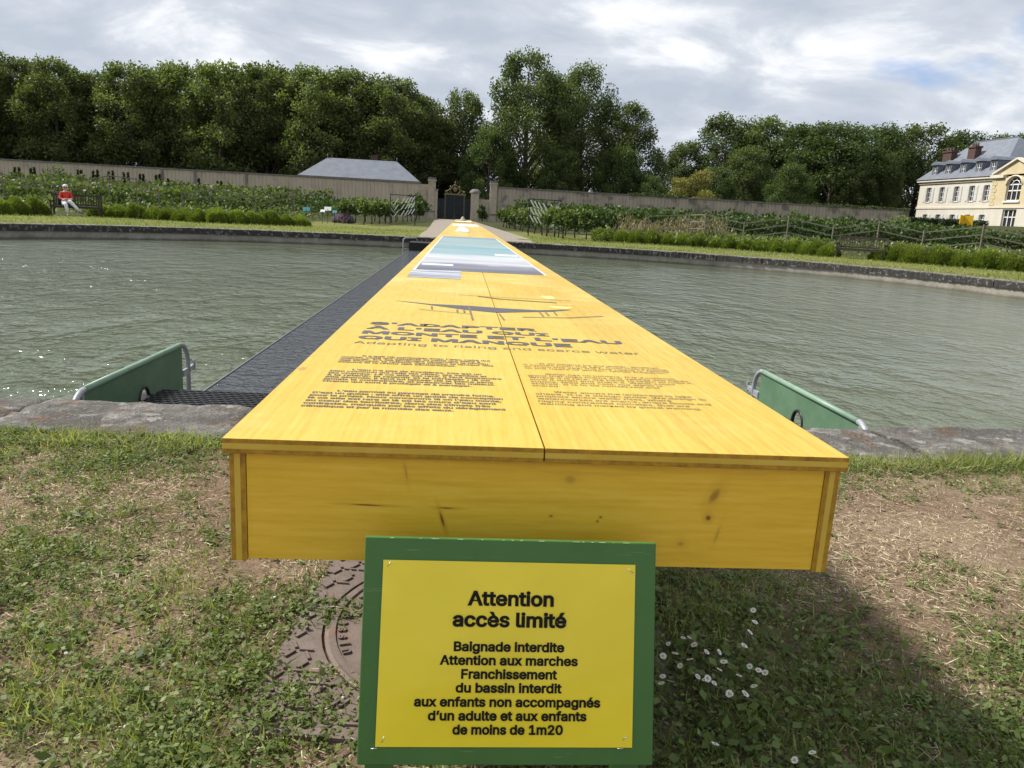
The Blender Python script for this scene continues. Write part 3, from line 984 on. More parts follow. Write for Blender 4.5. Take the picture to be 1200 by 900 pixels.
def arch_panel(mb, y0, y1, z0, z1, x, th):
    """sheet in the y-z plane with an arch shaped hand hole"""
    yc, r, zt = (y0 + y1) / 2 + 0.05, 0.085, z0 + 0.47
    out = [(y0, z0), (yc - r, z0 + 0.06), (yc - r, zt - r)]
    arch = [(yc - r * math.cos(a), zt - r + r * math.sin(a)) for a in np.linspace(0, PI, 13)]
    for sx in (x - th / 2, x + th / 2):
        left = [(y0, z0), (yc - r, z0), (yc - r, z0 + 0.05)] + arch[:7] + [(yc, z1), (y0, z1)]
        right = [(yc, z1)] + arch[6:] + [(yc + r, z0 + 0.05), (yc + r, z0), (y1, z0), (y1, z1)]
        low = [(yc - r, z0), (yc + r, z0), (yc + r, z0 + 0.05), (yc - r, z0 + 0.05)]
        for poly in (left, right, low):
            mb.add([(sx, a, b) for a, b in poly], [tuple(range(len(poly)))])
    rim = [(x, yc - r, z0 + 0.05)] + [(x, a, b) for a, b in arch] + [(x, yc + r, z0 + 0.05)]
    return rim


def build_barrier(x, label, mirror):
    root = thing('crowd_barrier', label, 'barrier', (x, 5.1, -0.2), group='green barriers beside the walkway steps')
    y0, y1, zt = 4.22, 6.05, (0.012 if mirror else 0.038)
    zb = -0.9
    t = 0.0185
    fr = MB()
    pts = [(x, y0, zb)]
    pts += [(x, y0 + 0.16 - 0.16 * math.cos(a), zt - 0.16 + 0.16 * math.sin(a)) for a in np.linspace(0.15, PI / 2, 6)]
    fr.tube(pts, t, 10)
    pts = [(x, y1 - 0.16 + 0.16 * math.cos(a), zt - 0.16 + 0.16 * math.sin(a)) for a in np.linspace(PI / 2, 0.1, 6)] + [(x, y1, zb)]
    fr.tube(pts, t, 10)
    fr.tube([(x, y0, -0.62), (x, y1, -0.62)], t * 0.8, 8)
    fr.build('frame', M['galv'], root, world=True)
    MB().tube([(x, y0 + 0.16, zt), (x, y1 - 0.16, zt)], t * 1.06, 10).build('top_rail', M['tube_green'], root, world=True)
    p = MB()
    rim = arch_panel(p, y0 + 0.13, y1 - 0.13, -0.60, zt, x, 0.006)
    pan = p.build('panel', M['barrier_green'], root, world=True)
    MB().tube(rim, 0.013, 6).build('hand_hole_trim', M['rubber'], pan, world=True)
    MB().box(x - 0.012, x + 0.012, y0 + 0.105, y0 + 0.13, -0.6, zt - 0.01).build('panel_edge', M['galv'], root, world=True)
    hk = MB()
    s = 1 if mirror else -1
    hk.bar((x, y1, -0.185), (x, y1 + 0.13, -0.175), 0.02, 0.035)
    hk.bar((x, y1 + 0.13, -0.21), (x, y1 + 0.13, -0.13), 0.02, 0.02)
    hk.bar((x, y1 - 0.12, -0.19), (x, y1, -0.19), 0.02, 0.05)
    hk.build('hook', M['galv'], root, world=True)
    for yy in (y0 + 0.25, y1 - 0.25):
        MB().bar((x - 0.25, yy, -0.93), (x + 0.25, yy, -0.93), 0.03, 0.03).build('foot', M['galv'], root, world=True)


def build_handrail():
    x, y = -2.42, 33.3
    root = thing('handrail', 'small pale steel handrail at the far end of the walkway', 'handrail', (x, y, -0.5))
    mb = MB()
    mb.tube([(x, y, -1.1), (x, y, -0.06), (x + 0.07, y + 0.07, 0.0), (x + 0.5, y + 0.62, 0.0), (x + 0.55, y + 0.7, -0.07), (x + 0.55, y + 0.7, -1.0)], 0.022, 8)
    mb.build('rail', M['grey_steel'], root, world=True)
    MB().tube([(x, y, -0.45), (x + 0.55, y + 0.7, -0.45)], 0.016, 8).build('crossbar', M['grey_steel'], root, world=True)


# ------------------------------------------------------------------ lettering
_font_cache = {}
FONT = None
try:                                             # a clean sans face that ships with Blender itself
    import os
    FONT = bpy.data.fonts.load(os.path.join(bpy.utils.system_resource('DATAFILES', path='fonts'), 'Inter.woff2'))
except Exception:
    FONT = None


def glyph_mesh(s, size=1.0, offset=0.0, spacing=1.0):
    key = (s, offset, spacing)
    if key not in _font_cache:
        cu = bpy.data.curves.new('lettering', 'FONT')
        cu.body = s
        if FONT: cu.font = FONT
        cu.size = 1.0
        cu.bevel_depth = offset
        cu.bevel_resolution = 0
        cu.fill_mode = 'FRONT'
        cu.space_character = spacing
        cu.resolution_u = 3
        o = bpy.data.objects.new('lettering', cu)
        COL.objects.link(o)
        bpy.context.view_layer.update()
        dg = bpy.context.evaluated_depsgraph_get()
        me = bpy.data.meshes.new_from_object(o.evaluated_get(dg))
        vs = [(v.co.x, v.co.y, v.co.z * 0.02) for v in me.vertices]
        fs = [tuple(p.vertices) for p in me.polygons]
        bpy.data.objects.remove(o)
        bpy.data.curves.remove(cu)
        bpy.data.meshes.remove(me)
        _font_cache[key] = (vs, fs)
    return _font_cache[key]


def lettering(lines, fr, lift=(0, 0, 1)):
    """lines: (text, x, y, cap height, width or None, align, offset); fr maps (x, y) on the surface to space"""
    mb = MB()
    for (s, x, y, cap, width, align, off) in lines:
        vs, fs = glyph_mesh(s, 1.0, off)
        if not vs: continue
        xs = [v[0] for v in vs]
        w0 = max(xs) - min(xs)
        hv = glyph_mesh('H', 1.0, 0.0)[0]
        capu = max(v[1] for v in hv) - min(v[1] for v in hv)
        sy = cap / capu
        sx = sy if width is None else width / w0
        ox = x - min(xs) * sx
        if align == 'c':
            ox = x - (min(xs) + w0 / 2) * sx
        mb.add([tuple(Vector(fr(ox + v[0] * sx, y + v[1] * sy)) + Vector(lift) * (v[2] * sy)) for v in vs], fs)
    return mb


# ------------------------------------------------------------------ the yellow exhibition tables
TX, TY0 = 0.16, 1.28


def build_table():
    root = thing('exhibition_table', 'very long yellow timber exhibition table with grey lettering reaching across the basin', 'table', (TX, TY0, 0))
    L = lambda x, y, z: (x - TX, y - TY0, z)
    ends = [1.274, 5.04, 9.0, 14.0, 19.0, 24.0, 29.0, 35.3]
    for k in range(len(ends) - 1):
        for (a, b) in ((-0.389, 0.1585), (0.1610, 0.710)):
            y0, y1 = ends[k], ends[k + 1] - 0.002
            mb = MB().box(a - TX, b - TX, y0 - TY0, y1 - TY0, 0.703, 0.730)
            mb.m = [0, 0, 1, 1, 1, 1]
            mb.build('top_panel', [M['deck'], M['ply_h']], root, bevel=0.0012)
    # front: board between the two side panels, their edges showing
    MB().box(-0.353 - TX, 0.674 - TX, 0.006, 0.033, 0.506, 0.7025).build('front_panel', M['front'], root, bevel=0.001)
    a = MB().box(-0.381 - TX, -0.354 - TX, 0.003, 34.0, 0.503, 0.7025)
    a.m = [1, 1, 2, 1, 1, 1]
    a.build('side_panel', [M['side'], M['side'], M['ply_l']], root, bevel=0.001)
    a = MB().box(0.675 - TX, 0.702 - TX, 0.003, 34.0, 0.503, 0.7025)
    a.m = [1, 1, 2, 1, 1, 1]
    a.build('side_panel', [M['side'], M['side'], M['ply_r']], root, bevel=0.001)
    MB().box(-0.352 - TX, 0.673 - TX, 0.036, 34.0, 0.53, 0.545).build('bottom_panel', M['side'], root)
    for k, y in enumerate(np.arange(1.72, 35, 3.0)):
        on_water = 4.2 < y < 34.5
        z0 = -0.5 if on_water else 0.0
        for x in (0.02, 0.30):
            MB().box(x - TX - 0.03, x - TX + 0.03, y - TY0 - 0.03, y - TY0 + 0.03, z0, 0.53).build('leg', M['dark_wood'], root)
    zi = 0.7312
    fr = lambda x, y: (x - TX, y - TY0, zi)
    LM = -0.305
    head = [("S'ADAPTER", LM, 2.672, 0.056, 0.586, 'l', 0.034), ("À L'EAU QUI", LM, 2.567, 0.056, 0.618, 'l', 0.034),
            ("MONTE ET L'EAU", LM, 2.462, 0.056, 0.850, 'l', 0.034), ("QUI MANQUE", LM, 2.358, 0.056, 0.668, 'l', 0.034)]
    for row in head:
        lettering([row], fr).build('headline_lettering', M['ink'], root)
    lettering([("Adapting to rising and scarce water", LM, 2.268, 0.040, 0.862, 'l', 0.0)], fr).build('subtitle_lettering', M['ink_soft'], root)
    frp = [(["    Il s'agit de composer avec l'eau, celle qui", "monte, celle qui déborde et celle qui vient à", "manquer. Ici, les jardiniers observent le niveau", "des bassins, le rythme des pluies, la lenteur des", "saisons et le retour des sécheresses."], 2.064),
           (["    L'eau n'a pas de frontières. Elle est un", "bien commun qui relie les villes, les vallées et", "les champs. Là où elle est rare, il faut apprendre", "à la retenir, la ralentir et la partager ; là où", "elle abonde, il faut lui laisser de la place sans", "jamais la contraindre, et préserver les milieux", "vivants qui sont à protéger et à partager."], 1.877),
           (["    L'eau permet au paysage de prendre forme.", "C'est un guide : elle offre un guide de conception", "pour le projet. Nous concevons là où l'eau monte,", "là où elle est rare et là où les cours d'eau sont", "au cœur des territoires, dans des climats très", "contrastés, marqués par les effets du dérèglement", "climatique et par la montée des eaux."], 1.644)]
    lines = []
    rg = random.Random(3)
    for para, y in frp:
        for i, s in enumerate(para):
            ind = 0.05 if i == 0 else 0.0
            w = 0.0082 * len(s.strip()) * (1 + rg.uniform(-.03, .03))
            lines.append((s.strip(), LM + ind, y - i * 0.0232, 0.0130, min(w, 0.44), 'l', 0.028))
        lettering(lines, fr).build('french_paragraph', M['ink'], root)
        lines = []
    
    enp = [(["It all begins by the water, whether", "it comes from the sky, from rivers rising,", "or from the sea, the tide rising or falling", "to the rivers of winter, rather freedom."], 2.055),
           (["Water has no borders. It is a common", "good that links towns and valleys and fields.", "Where it is rare, we have to learn to hold it,", "slow it down and share it. Water could", "supply, feed and cool, but water is", "shared. It is to be conserved and", "shared."], 1.913),
           (["Water allows the landscape to take", "shape. It is a design guide. We design in", "projects where water rises, where", "watercourses are scarce, where floods and", "highly contrasted climates, that are", "warming and marked by global warming."], 1.71)]
    lines = []
    for para, y in enp:
        for i, s in enumerate(para):
            ind = 0.045 if i == 0 else 0.0
            w = 0.0094 * len(s) * (1 + rg.uniform(-.03, .03))
            lines.append((s, 0.182 + ind, y - i * 0.0235, 0.0130, min(w, 0.435), 'l', 0.012))
        lettering(lines, fr).build('english_paragraph', M['ink_soft'], root)
        lines = []
    
    # long thin cross-section drawing
    d = MB()
    up = [(-0.29, 3.43), (-0.122, 3.353), (0.053, 3.349), (0.194, 3.311), (0.343, 3.298), (0.487, 3.374)]
    lo = [(0.495, 3.362), (0.407, 3.274), (0.25, 3.195), (0.16, 3.15), (0.035, 3.20), (-0.121, 3.317)]
    pts = [(*fr(x, y),) for x, y in up + lo]
    d.add(pts, [(0, 1, 11), (1, 2, 10, 11), (2, 3, 9, 10), (3, 4, 8, 9), (4, 5, 7, 8), (5, 6, 7)])
    d.build('section_drawing', M['ink'], root)
    d = MB()
    def line(p, w=0.006):
        for (a, b) in zip(p[:-1], p[1:]):
            a_, b_ = Vector(fr(*a)) + Vector((0, 0, 0.0012)), Vector(fr(*b)) + Vector((0, 0, 0.0012))
            t = (b_ - a_).normalized()
            s = Vector((-t.y, t.x, 0)) * w / 2
            d.add([a_ - s, b_ - s, b_ + s, a_ + s], [(0, 1, 2, 3)])
    line([(-0.161, 3.152), (-0.105, 3.121), (0.05, 3.065)], 0.008)
    line([(0.256, 3.035), (0.448, 3.082), (0.608, 3.184)], 0.012)
    line([(0.095, 3.768), (0.195, 3.68), (0.467, 3.627)], 0.02)
    line([(0.0, 3.80), (0.2, 3.76), (0.55, 3.75)], 0.008)
    for a, b in (((0.045, 3.345), (0.057, 2.885)), ((0.168, 3.106), (0.178, 2.925)), ((-0.112, 3.265), (-0.107, 3.166)), ((-0.004, 3.191), (-0.002, 3.096)),
                 ((0.344, 3.219), (0.347, 3.095)), ((0.409, 3.255), (0.408, 3.147)), ((0.37, 3.23), (0.372, 3.12)), ((0.025, 3.18), (0.026, 3.1))):
        line([a, b], 0.007)
    
    d.build('drawing_lines', M['ink_soft'], root)
    # printed river picture with white margins and a grey caption strip
    zp = 0.7318
    q = lambda x, y, z=zp: (x - TX, y - TY0, z)
    ny = 24
    pm = MB()
    for i in range(ny):
        y0, y1 = 5.40 + (13.5 - 5.40) * i / ny, 5.40 + (13.5 - 5.40) * (i + 1) / ny
        pm.add([q(-0.30, y0), q(0.592, y0), q(0.592, y1), q(-0.30, y1)], [(0, 1, 2, 3)])
    pm.build('printed_picture', M['map'], root)
    for x0, x1 in ((-0.318, -0.302), (0.594, 0.610)):
        MB().add([q(x0, 5.36), q(x1, 5.36), q(x1, 13.5), q(x0, 13.5)], [(0, 1, 2, 3)]).build('white_margin', M['print_white'], root)
    MB().add([q(-0.318, 4.72), q(0.008, 4.72), q(0.010, 5.398), q(-0.318, 5.357)], [(0, 1, 2, 3)]).build('caption_strip', M['map_tab'], root)
    for x0, x1, y0, y1 in ((0.35, 0.58, 7.75, 8.05), (-0.29, -0.05, 5.88, 6.08)):
        wb = MB()
        wb.add([q(x0, y0, zp + .0006), q(x1, y0, zp + .0006), q(x1, y1, zp + .0006), q(x0, y1, zp + .0006)], [(0, 1, 2, 3)])
        wb.build('white_caption', M['print_white'], root)
    # a second pale picture further along
    MB().add([q(-0.30, 25.6), q(0.60, 25.6), q(0.60, 31.0), q(-0.30, 31.0)], [(0, 1, 2, 3)]).build('printed_picture', M['print_white'], root)
    # small paint-worn light marks
    worn = pbr('worn pale wood', (0.74, 0.58, 0.20), 0.5)
    for cx, cy, rx, ry in ((0.451, 3.86, 0.032, 0.10), (0.462, 3.44, 0.05, 0.05)):
        wm = MB()
        wm.add([q(cx + rx * math.cos(t) * (1 + 0.25 * math.sin(3 * t)), cy + ry * math.sin(t) * (1 + 0.2 * math.cos(2 * t)), 0.7309) for t in np.linspace(0, 2 * PI, 15)[:-1]], [tuple(range(14))])
        wm.build('worn_patch', worn, root)

    # second table behind
    r2 = thing('exhibition_table', 'shorter yellow timber table standing on the gravel beyond the long one', 'table', (0.11, 39, 0.1))
    MB().box(-0.52, 0.52, 0, 16, 0.60, 0.627).build('top_panel', M['side'], r2)
    MB().box(-0.51, 0.51, 0.006, 0.033, 0.40, 0.598).build('front_panel', M['side'], r2)
    for x in (-0.512, 0.486):
        MB().box(x, x + 0.026, 0.034, 16, 0.40, 0.598).build('side_panel', M['side'], r2)
    for y in (0.5, 5, 10, 15):
        for x in (-0.14, 0.14):
            MB().box(x - 0.03, x + 0.03, y, y + 0.06, 0, 0.59).build('leg', M['dark_wood'], r2)
    MB().add([(-0.42, 0.6, 0.6285), (0.42, 0.6, 0.6285), (0.42, 12, 0.6285), (-0.42, 12, 0.6285)], [(0, 1, 2, 3)]).build('printed_picture', M['print_white'], r2)

    # white relief model on the long table
    bm = MB()
    n, m = 14, 10
    vs, fs = [], []
    for j in range(m + 1):
        for i in range(n + 1):
            u, v = i / n * 2 - 1, j / m * 2 - 1
            e = max(0, 1 - (u * u) ** 1.4) * max(0, 1 - (v * v) ** 1.4)
            h = (0.02 + 0.085 * e * (0.55 + 0.9 * float(fbm(i * 0.31, j * 0.31, 1.0, 9)))) if e > 0 else 0.012
            vs.append((u * 0.155, v * 0.32, h))
    for j in range(m):
        for i in range(n):
            a = j * (n + 1) + i
            fs.append((a, a + 1, a + n + 2, a + n + 1))
    bm.add(vs, fs, 0, True)
    r3 = thing('relief_model', 'small white relief model lying on the long yellow table', 'model', (0.04, 17.6, 0.731))
    bm.build('relief', M['plaster'], r3)
    MB().box(-0.16, 0.16, -0.33, 0.33, 0.0, 0.0115).build('base_board', M['plaster'], r3)
    r4 = thing('relief_model', 'small tan hill shaped model standing on the far yellow table', 'model', (0.08, 46.5, 0.728))
    MB().lathe([(0.24, 0.0), (0.22, 0.05), (0.12, 0.10), (0.10, 0.17), (0.04, 0.24), (0.0, 0.25)], n=14).build('relief', mottled('tan card', (0.36, 0.27, 0.17), (0.5, 0.4, 0.28), 5, 0.8), r4)
    MB().box(-0.42, 0.42, -0.42, 0.42, 0.0, 0.02).build('base_board', M['old_timber'], r4)


# ------------------------------------------------------------------ warning sign
def build_sign():
    c = Vector((0.1035, 1.1372, 0.4172))
    lean = math.radians(17.0)
    root = thing('warning_sign', 'green board with a stapled yellow French warning notice leaning before the table', 'sign', (c.x, c.y + 0.06, 0))
    ux = Vector((1, 0.0, 0.0))
    uz = Vector((0, math.sin(lean), math.cos(lean)))
    un = ux.cross(uz)             # towards the viewer
    un = Vector((0, -math.cos(lean), math.sin(lean)))
    W, H = 0.489, 0.375
    cz = -0.0005
    def P(x, z, d=0.0):
        return c + ux * x + uz * z + un * d
    th = 0.018
    b = MB()
    bx0, bx1, bz0, bz1 = -0.2415, 0.2455, -0.1485 - 0.0295, 0.1485 + 0.0365
    vs = [P(bx0 + 0.003, bz0, -0.001 - th), P(bx1, bz0, -0.001 - th), P(bx1, bz1, -0.001 - th), P(bx0, bz1, -0.001 - th),
          P(bx0 + 0.003, bz0, -0.001), P(bx1, bz0, -0.001), P(bx1, bz1, -0.001), P(bx0, bz1, -0.001)]
    b.add(vs, [(0, 3, 2, 1), (4, 5, 6, 7), (0, 1, 5, 4), (1, 2, 6, 5), (2, 3, 7, 6), (3, 0, 4, 7)])
    b.build('board', M['sign_green'], root, world=True, bevel=0.0018)
    ch = MB()
    rg = random.Random(4)
    for _ in range(16):
        x = rg.uniform(bx0 + .01, bx1 - .02)
        w = rg.uniform(0.002, 0.014)
        ch.add([P(x, bz1 - 0.0012, 0.0002), P(x + w, bz1 - 0.0014, 0.0002), P(x + w * .9, bz1 - 0.0004, -0.001), P(x + w * .1, bz1 - 0.0004, -0.001)], [(0, 1, 2, 3)])
    ch.build('chipped_edge', M['chip'], root, world=True)
    pw, ph = 0.210, 0.1485
    g = MB()
    n, m = 14, 10
    vs, fs = [], []
    for j in range(m + 1):
        for i in range(n + 1):
            x, z = -pw + 2 * pw * i / n, -ph + 2 * ph * j / m
            ed = min(1.0, min(i, n - i) / 2.0, min(j, m - j) / 2.0)
            wob = 0.0016 * ed * (0.5 + 0.5 * math.sin(i * 1.05 + 0.6) * math.cos(j * 0.8 + 0.3))
            vs.append(P(x, z, 0.0012 + wob))
    for j in range(m):
        for i in range(n):
            a = j * (n + 1) + i
            fs.append((a, a + 1, a + n + 2, a + n + 1))
    g.add(vs, fs, 0, True)
    paper = g.build('paper_notice', M['paper'], root, world=True)
    # writing: rows measured on the sheet (fractions of its height from the top)
    S = 2 * pw / 893.0
    rows = [("Attention", 590, 316, 46, 304), ("accès limité", 587, 391, 46, 404),
            ("Baignade interdite", 584, 478, 30, 390), ("Attention aux marches", 582, 526, 30, 484), ("Franchissement", 582, 574, 30, 336),
            ("du bassin interdit", 580, 622, 30, 371), ("aux enfants non accompagnés", 576, 671, 30, 650),
            ("d’un adulte et aux enfants", 575, 719, 30, 553), ("de moins de 1m20", 575, 767, 30, 384)]
    lines = []
    for s, xc, yb, cap, w in rows:
        t = (yb - 163.0) / 650.0
        left = 145 - 27 * t
        mid = left + 895 * 0.5
        lines.append((s, (xc - mid) * S, ph - 2 * ph * t, cap * S, w * S, 'c', 0.030))
    lettering(lines[:2], lambda x, z: tuple(P(x, z, 0.0032)), un).build('heading_lettering', M['black'], paper, world=True)
    lettering(lines[2:], lambda x, z: tuple(P(x, z, 0.0032)), un).build('rules_lettering', M['black'], paper, world=True)
    for x, z, an in ((-pw + 0.010, ph - 0.006, 0.9), (pw - 0.008, ph - 0.010, -0.6), (-pw + 0.012, -ph + 0.012, 1.2), (pw - 0.012, -ph + 0.016, 0.7),
                     (-pw - 0.002, -ph - 0.002, 0.05), (pw - 0.02, -ph - 0.001, 0.0)):
        st = MB()
        d = Vector((math.cos(an), math.sin(an))) * 0.0052
        st.tube([P(x - d.x, z - d.y, 0.0026), P(x + d.x, z + d.y, 0.0030)], 0.0007, 5)
        st.build('staple', M['steel'], root, world=True)
    for x in (-0.205, 0.205):
        top = P(x, 0.10, -0.037)
        bot = P(x, -0.10, -0.037)
        lg = MB()
        dirv = (bot - top).normalized()
        k = (0.0 - top.z) / dirv.z
        lg.bar(top, top + dirv * k, 0.045, 0.028, up=(0, 1, 0))
        lg.build('leg', M['sign_green'], root, world=True)


# ------------------------------------------------------------------ manhole cover
def build_manhole():
    cx, cy = 0.10, 1.935
    root = thing('manhole_cover', 'rusty round cast iron manhole cover in a square frame half hidden by grass', 'manhole cover', (cx, cy, 0.012))
    R = 0.425
    fr = MB()
    n = 48
    Hs = 0.505
    vs, fs = [], []
    for k in range(n):
        t = 2 * PI * k / n
        c_, s_ = math.cos(t), math.sin(t)
        q = Hs / max(abs(c_), abs(s_))
        vs += [((R + 0.008) * c_, (R + 0.008) * s_, 0), (q * c_, q * s_, 0), (q * c_, q * s_, -0.05), ((R + 0.008) * c_, (R + 0.008) * s_, -0.03)]
    for k in range(n):
        a, b = 4 * k, 4 * ((k + 1) % n)
        fs += [(a, a + 1, b + 1, b), (a + 1, a + 2, b + 2, b + 1), (a + 3, a, b, b + 3)]
    fr.add(vs, fs)
    rot = -0.10
    def rib(mb, x, y, an, L, h=0.006):
        d = Vector((math.cos(an), math.sin(an), 0)) * L / 2
        p = Vector((x, y, h / 2))
        mb.bar(p - d, p + d, 0.0075, h)
    def pattern(mb, keep, z=0.0):
        s = 0.092
        i = 0
        for r in range(-12, 13):
            for c in range(-12, 13):
                x, y = c * s + (s / 2 if r % 2 else 0), r * s * 0.5
                if keep(x, y):
                    base = (r * 2 + c) % 2
                    for q in range(3):
                        an = q * 2 * PI / 3 + (0.0 if base else PI)
                        px, py = x + math.cos(an) * 0.024, y + math.sin(an) * 0.024
                        if keep(px + math.cos(an) * .018, py + math.sin(an) * .018):
                            rib(mb, px, py, an, 0.034)
    ring = lambda x, y: math.hypot(x, y) > R + 0.025 and max(abs(x), abs(y)) < Hs - 0.02
    pattern(fr, ring)
    fo = fr.build('frame', M['iron'], root)
    fo.rotation_euler.z = rot
    lid = MB()
    lid.lathe([(0.0, 0.0), (R - 0.030, 0.0), (R - 0.028, 0.006), (R - 0.012, 0.006), (R - 0.010, 0.0), (R, -0.002), (R, -0.04)], n=72)
    lid.s = [False] * len(lid.s)
    pattern(lid, lambda x, y: math.hypot(x, y) < R - 0.045 and not (math.hypot(x, y) > R - 0.15 and PI - 0.15 < (math.atan2(y, x) % (2 * PI)) < PI + 0.68))
    lo = lid.build('lid', M['iron'], root)
    lo.rotation_euler.z = rot
    # raised letters along the rim of the lid
    word = "Bassin"
    tm = MB()
    a0 = PI + 0.02
    for i, chh in enumerate(word):
        vs, fs = glyph_mesh(chh, 1.0, 0.02)
        xs = [v[0] for v in vs]
        an = a0 + i * 0.095
        r = R - 0.036
        cxp, cyp = r * math.cos(an), r * math.sin(an)
        tx, ty = -math.sin(an), math.cos(an)
        nx, ny = -math.cos(an), -math.sin(an)
        sc = 0.050
        mx = (min(xs) + max(xs)) / 2
        tv = [(cxp + tx * (v[0] - mx) * sc + nx * v[1] * sc, cyp + ty * (v[0] - mx) * sc + ny * v[1] * sc, 0.006) for v in vs]
        tm.add(tv, fs)
        bv = [(x, y, 0.0005) for x, y, _ in tv]
        o = len(tv)
        cnt = {}
        for f in fs:
            for a, b in zip(f, f[1:] + f[:1]):
                cnt[(a, b)] = 1
        side = [(a, b, b + o, a + o) for (a, b) in cnt if (b, a) not in cnt]
        tm.add(tv + bv, side)
        tm.build('raised_letter', M['iron'], lo)
        tm = MB()


# ------------------------------------------------------------------ foreground turf
def inside_table(x, y):
    return (x > -0.30) & (x < 0.62) & (y > 1.35)


def green_cover(x, y):
    """0..1 how much living green stands at a ground point"""
    n = fbm(x, y, 1.6, 1, 4)
    n2 = fbm(x, y, 5.0, 4, 3)
    g = sstep(n * 0.65 + n2 * 0.35, 0.40, 0.60)
    left = x < 0.2
    g = np.where(left, 0.25 + 0.75 * g, g * 0.75)
    # dry or bare patches on the left
    for px, py, rx, ry in ((-1.75, 2.75, 0.55, 0.30), (-0.80, 2.95, 0.55, 0.28), (-0.78, 1.88, 0.22, 0.14), (-1.6, 1.6, 0.3, 0.12), (-0.55, 2.25, .2, .16), (-0.9, 1.36, 0.2, 0.1)):
        d = ((x - px) / rx) ** 2 + ((y - py) / ry) ** 2
        g = g * (1 - 0.92 * np.exp(-d * 0.9))
    # bare soil on the right
    d = ((x - 2.1) / 1.25) ** 2 + ((y - 2.75) / 0.62) ** 2
    g = g * (1 - 0.97 * np.exp(-(d ** 1.5) * 0.9))
    d = ((x - 1.55) / 0.5) ** 2 + ((y - 2.1) / 0.35) ** 2
    g = g * (1 - 0.6 * np.exp(-d))
    # lush shade beside the sign
    d = ((x - 0.60) / 0.62) ** 2 + ((y - 1.85) / 0.95) ** 2
    g = np.maximum(g, 1.0 * np.exp(-d * 1.4))
    d = ((x + 0.55) / 0.40) ** 2 + ((y - 1.55) / 0.45) ** 2
    g = np.maximum(g, 0.95 * np.exp(-d * 1.3))
    d = ((x - 1.05) / 0.45) ** 2 + ((y - 1.45) / 0.35) ** 2
    g = np.maximum(g, 0.7 * np.exp(-d * 1.3))
    # tufts along the kerb
    off = -rim_off(x, y) * 0 + rim_off(x, y)
    band = np.exp(-((off - 0.74) / 0.13) ** 2)
    g = np.maximum(g, band * np.where(left, 0.9, 1.0))
    return np.clip(g, 0, 1)


def on_iron(x, y):
    dx, dy = x - 0.10, y - 1.935
    c, s = math.cos(0.10), math.sin(0.10)
    u, v = dx * c - dy * s, dx * s + dy * c
    inside = (np.abs(u) < 0.50) & (np.abs(v) < 0.50) & (y > 1.725 - 0.20 * (x + 0.386) + 0.03 * np.sin(x * 40)) & (x < 0.34 + 0.04 * np.sin(y * 30))
    # grass creeping over the corner of the frame
    creep = ((dx + 0.50) / 0.17) ** 2 + ((dy - 0.05) / 0.10) ** 2 < 1
    return inside & ~creep


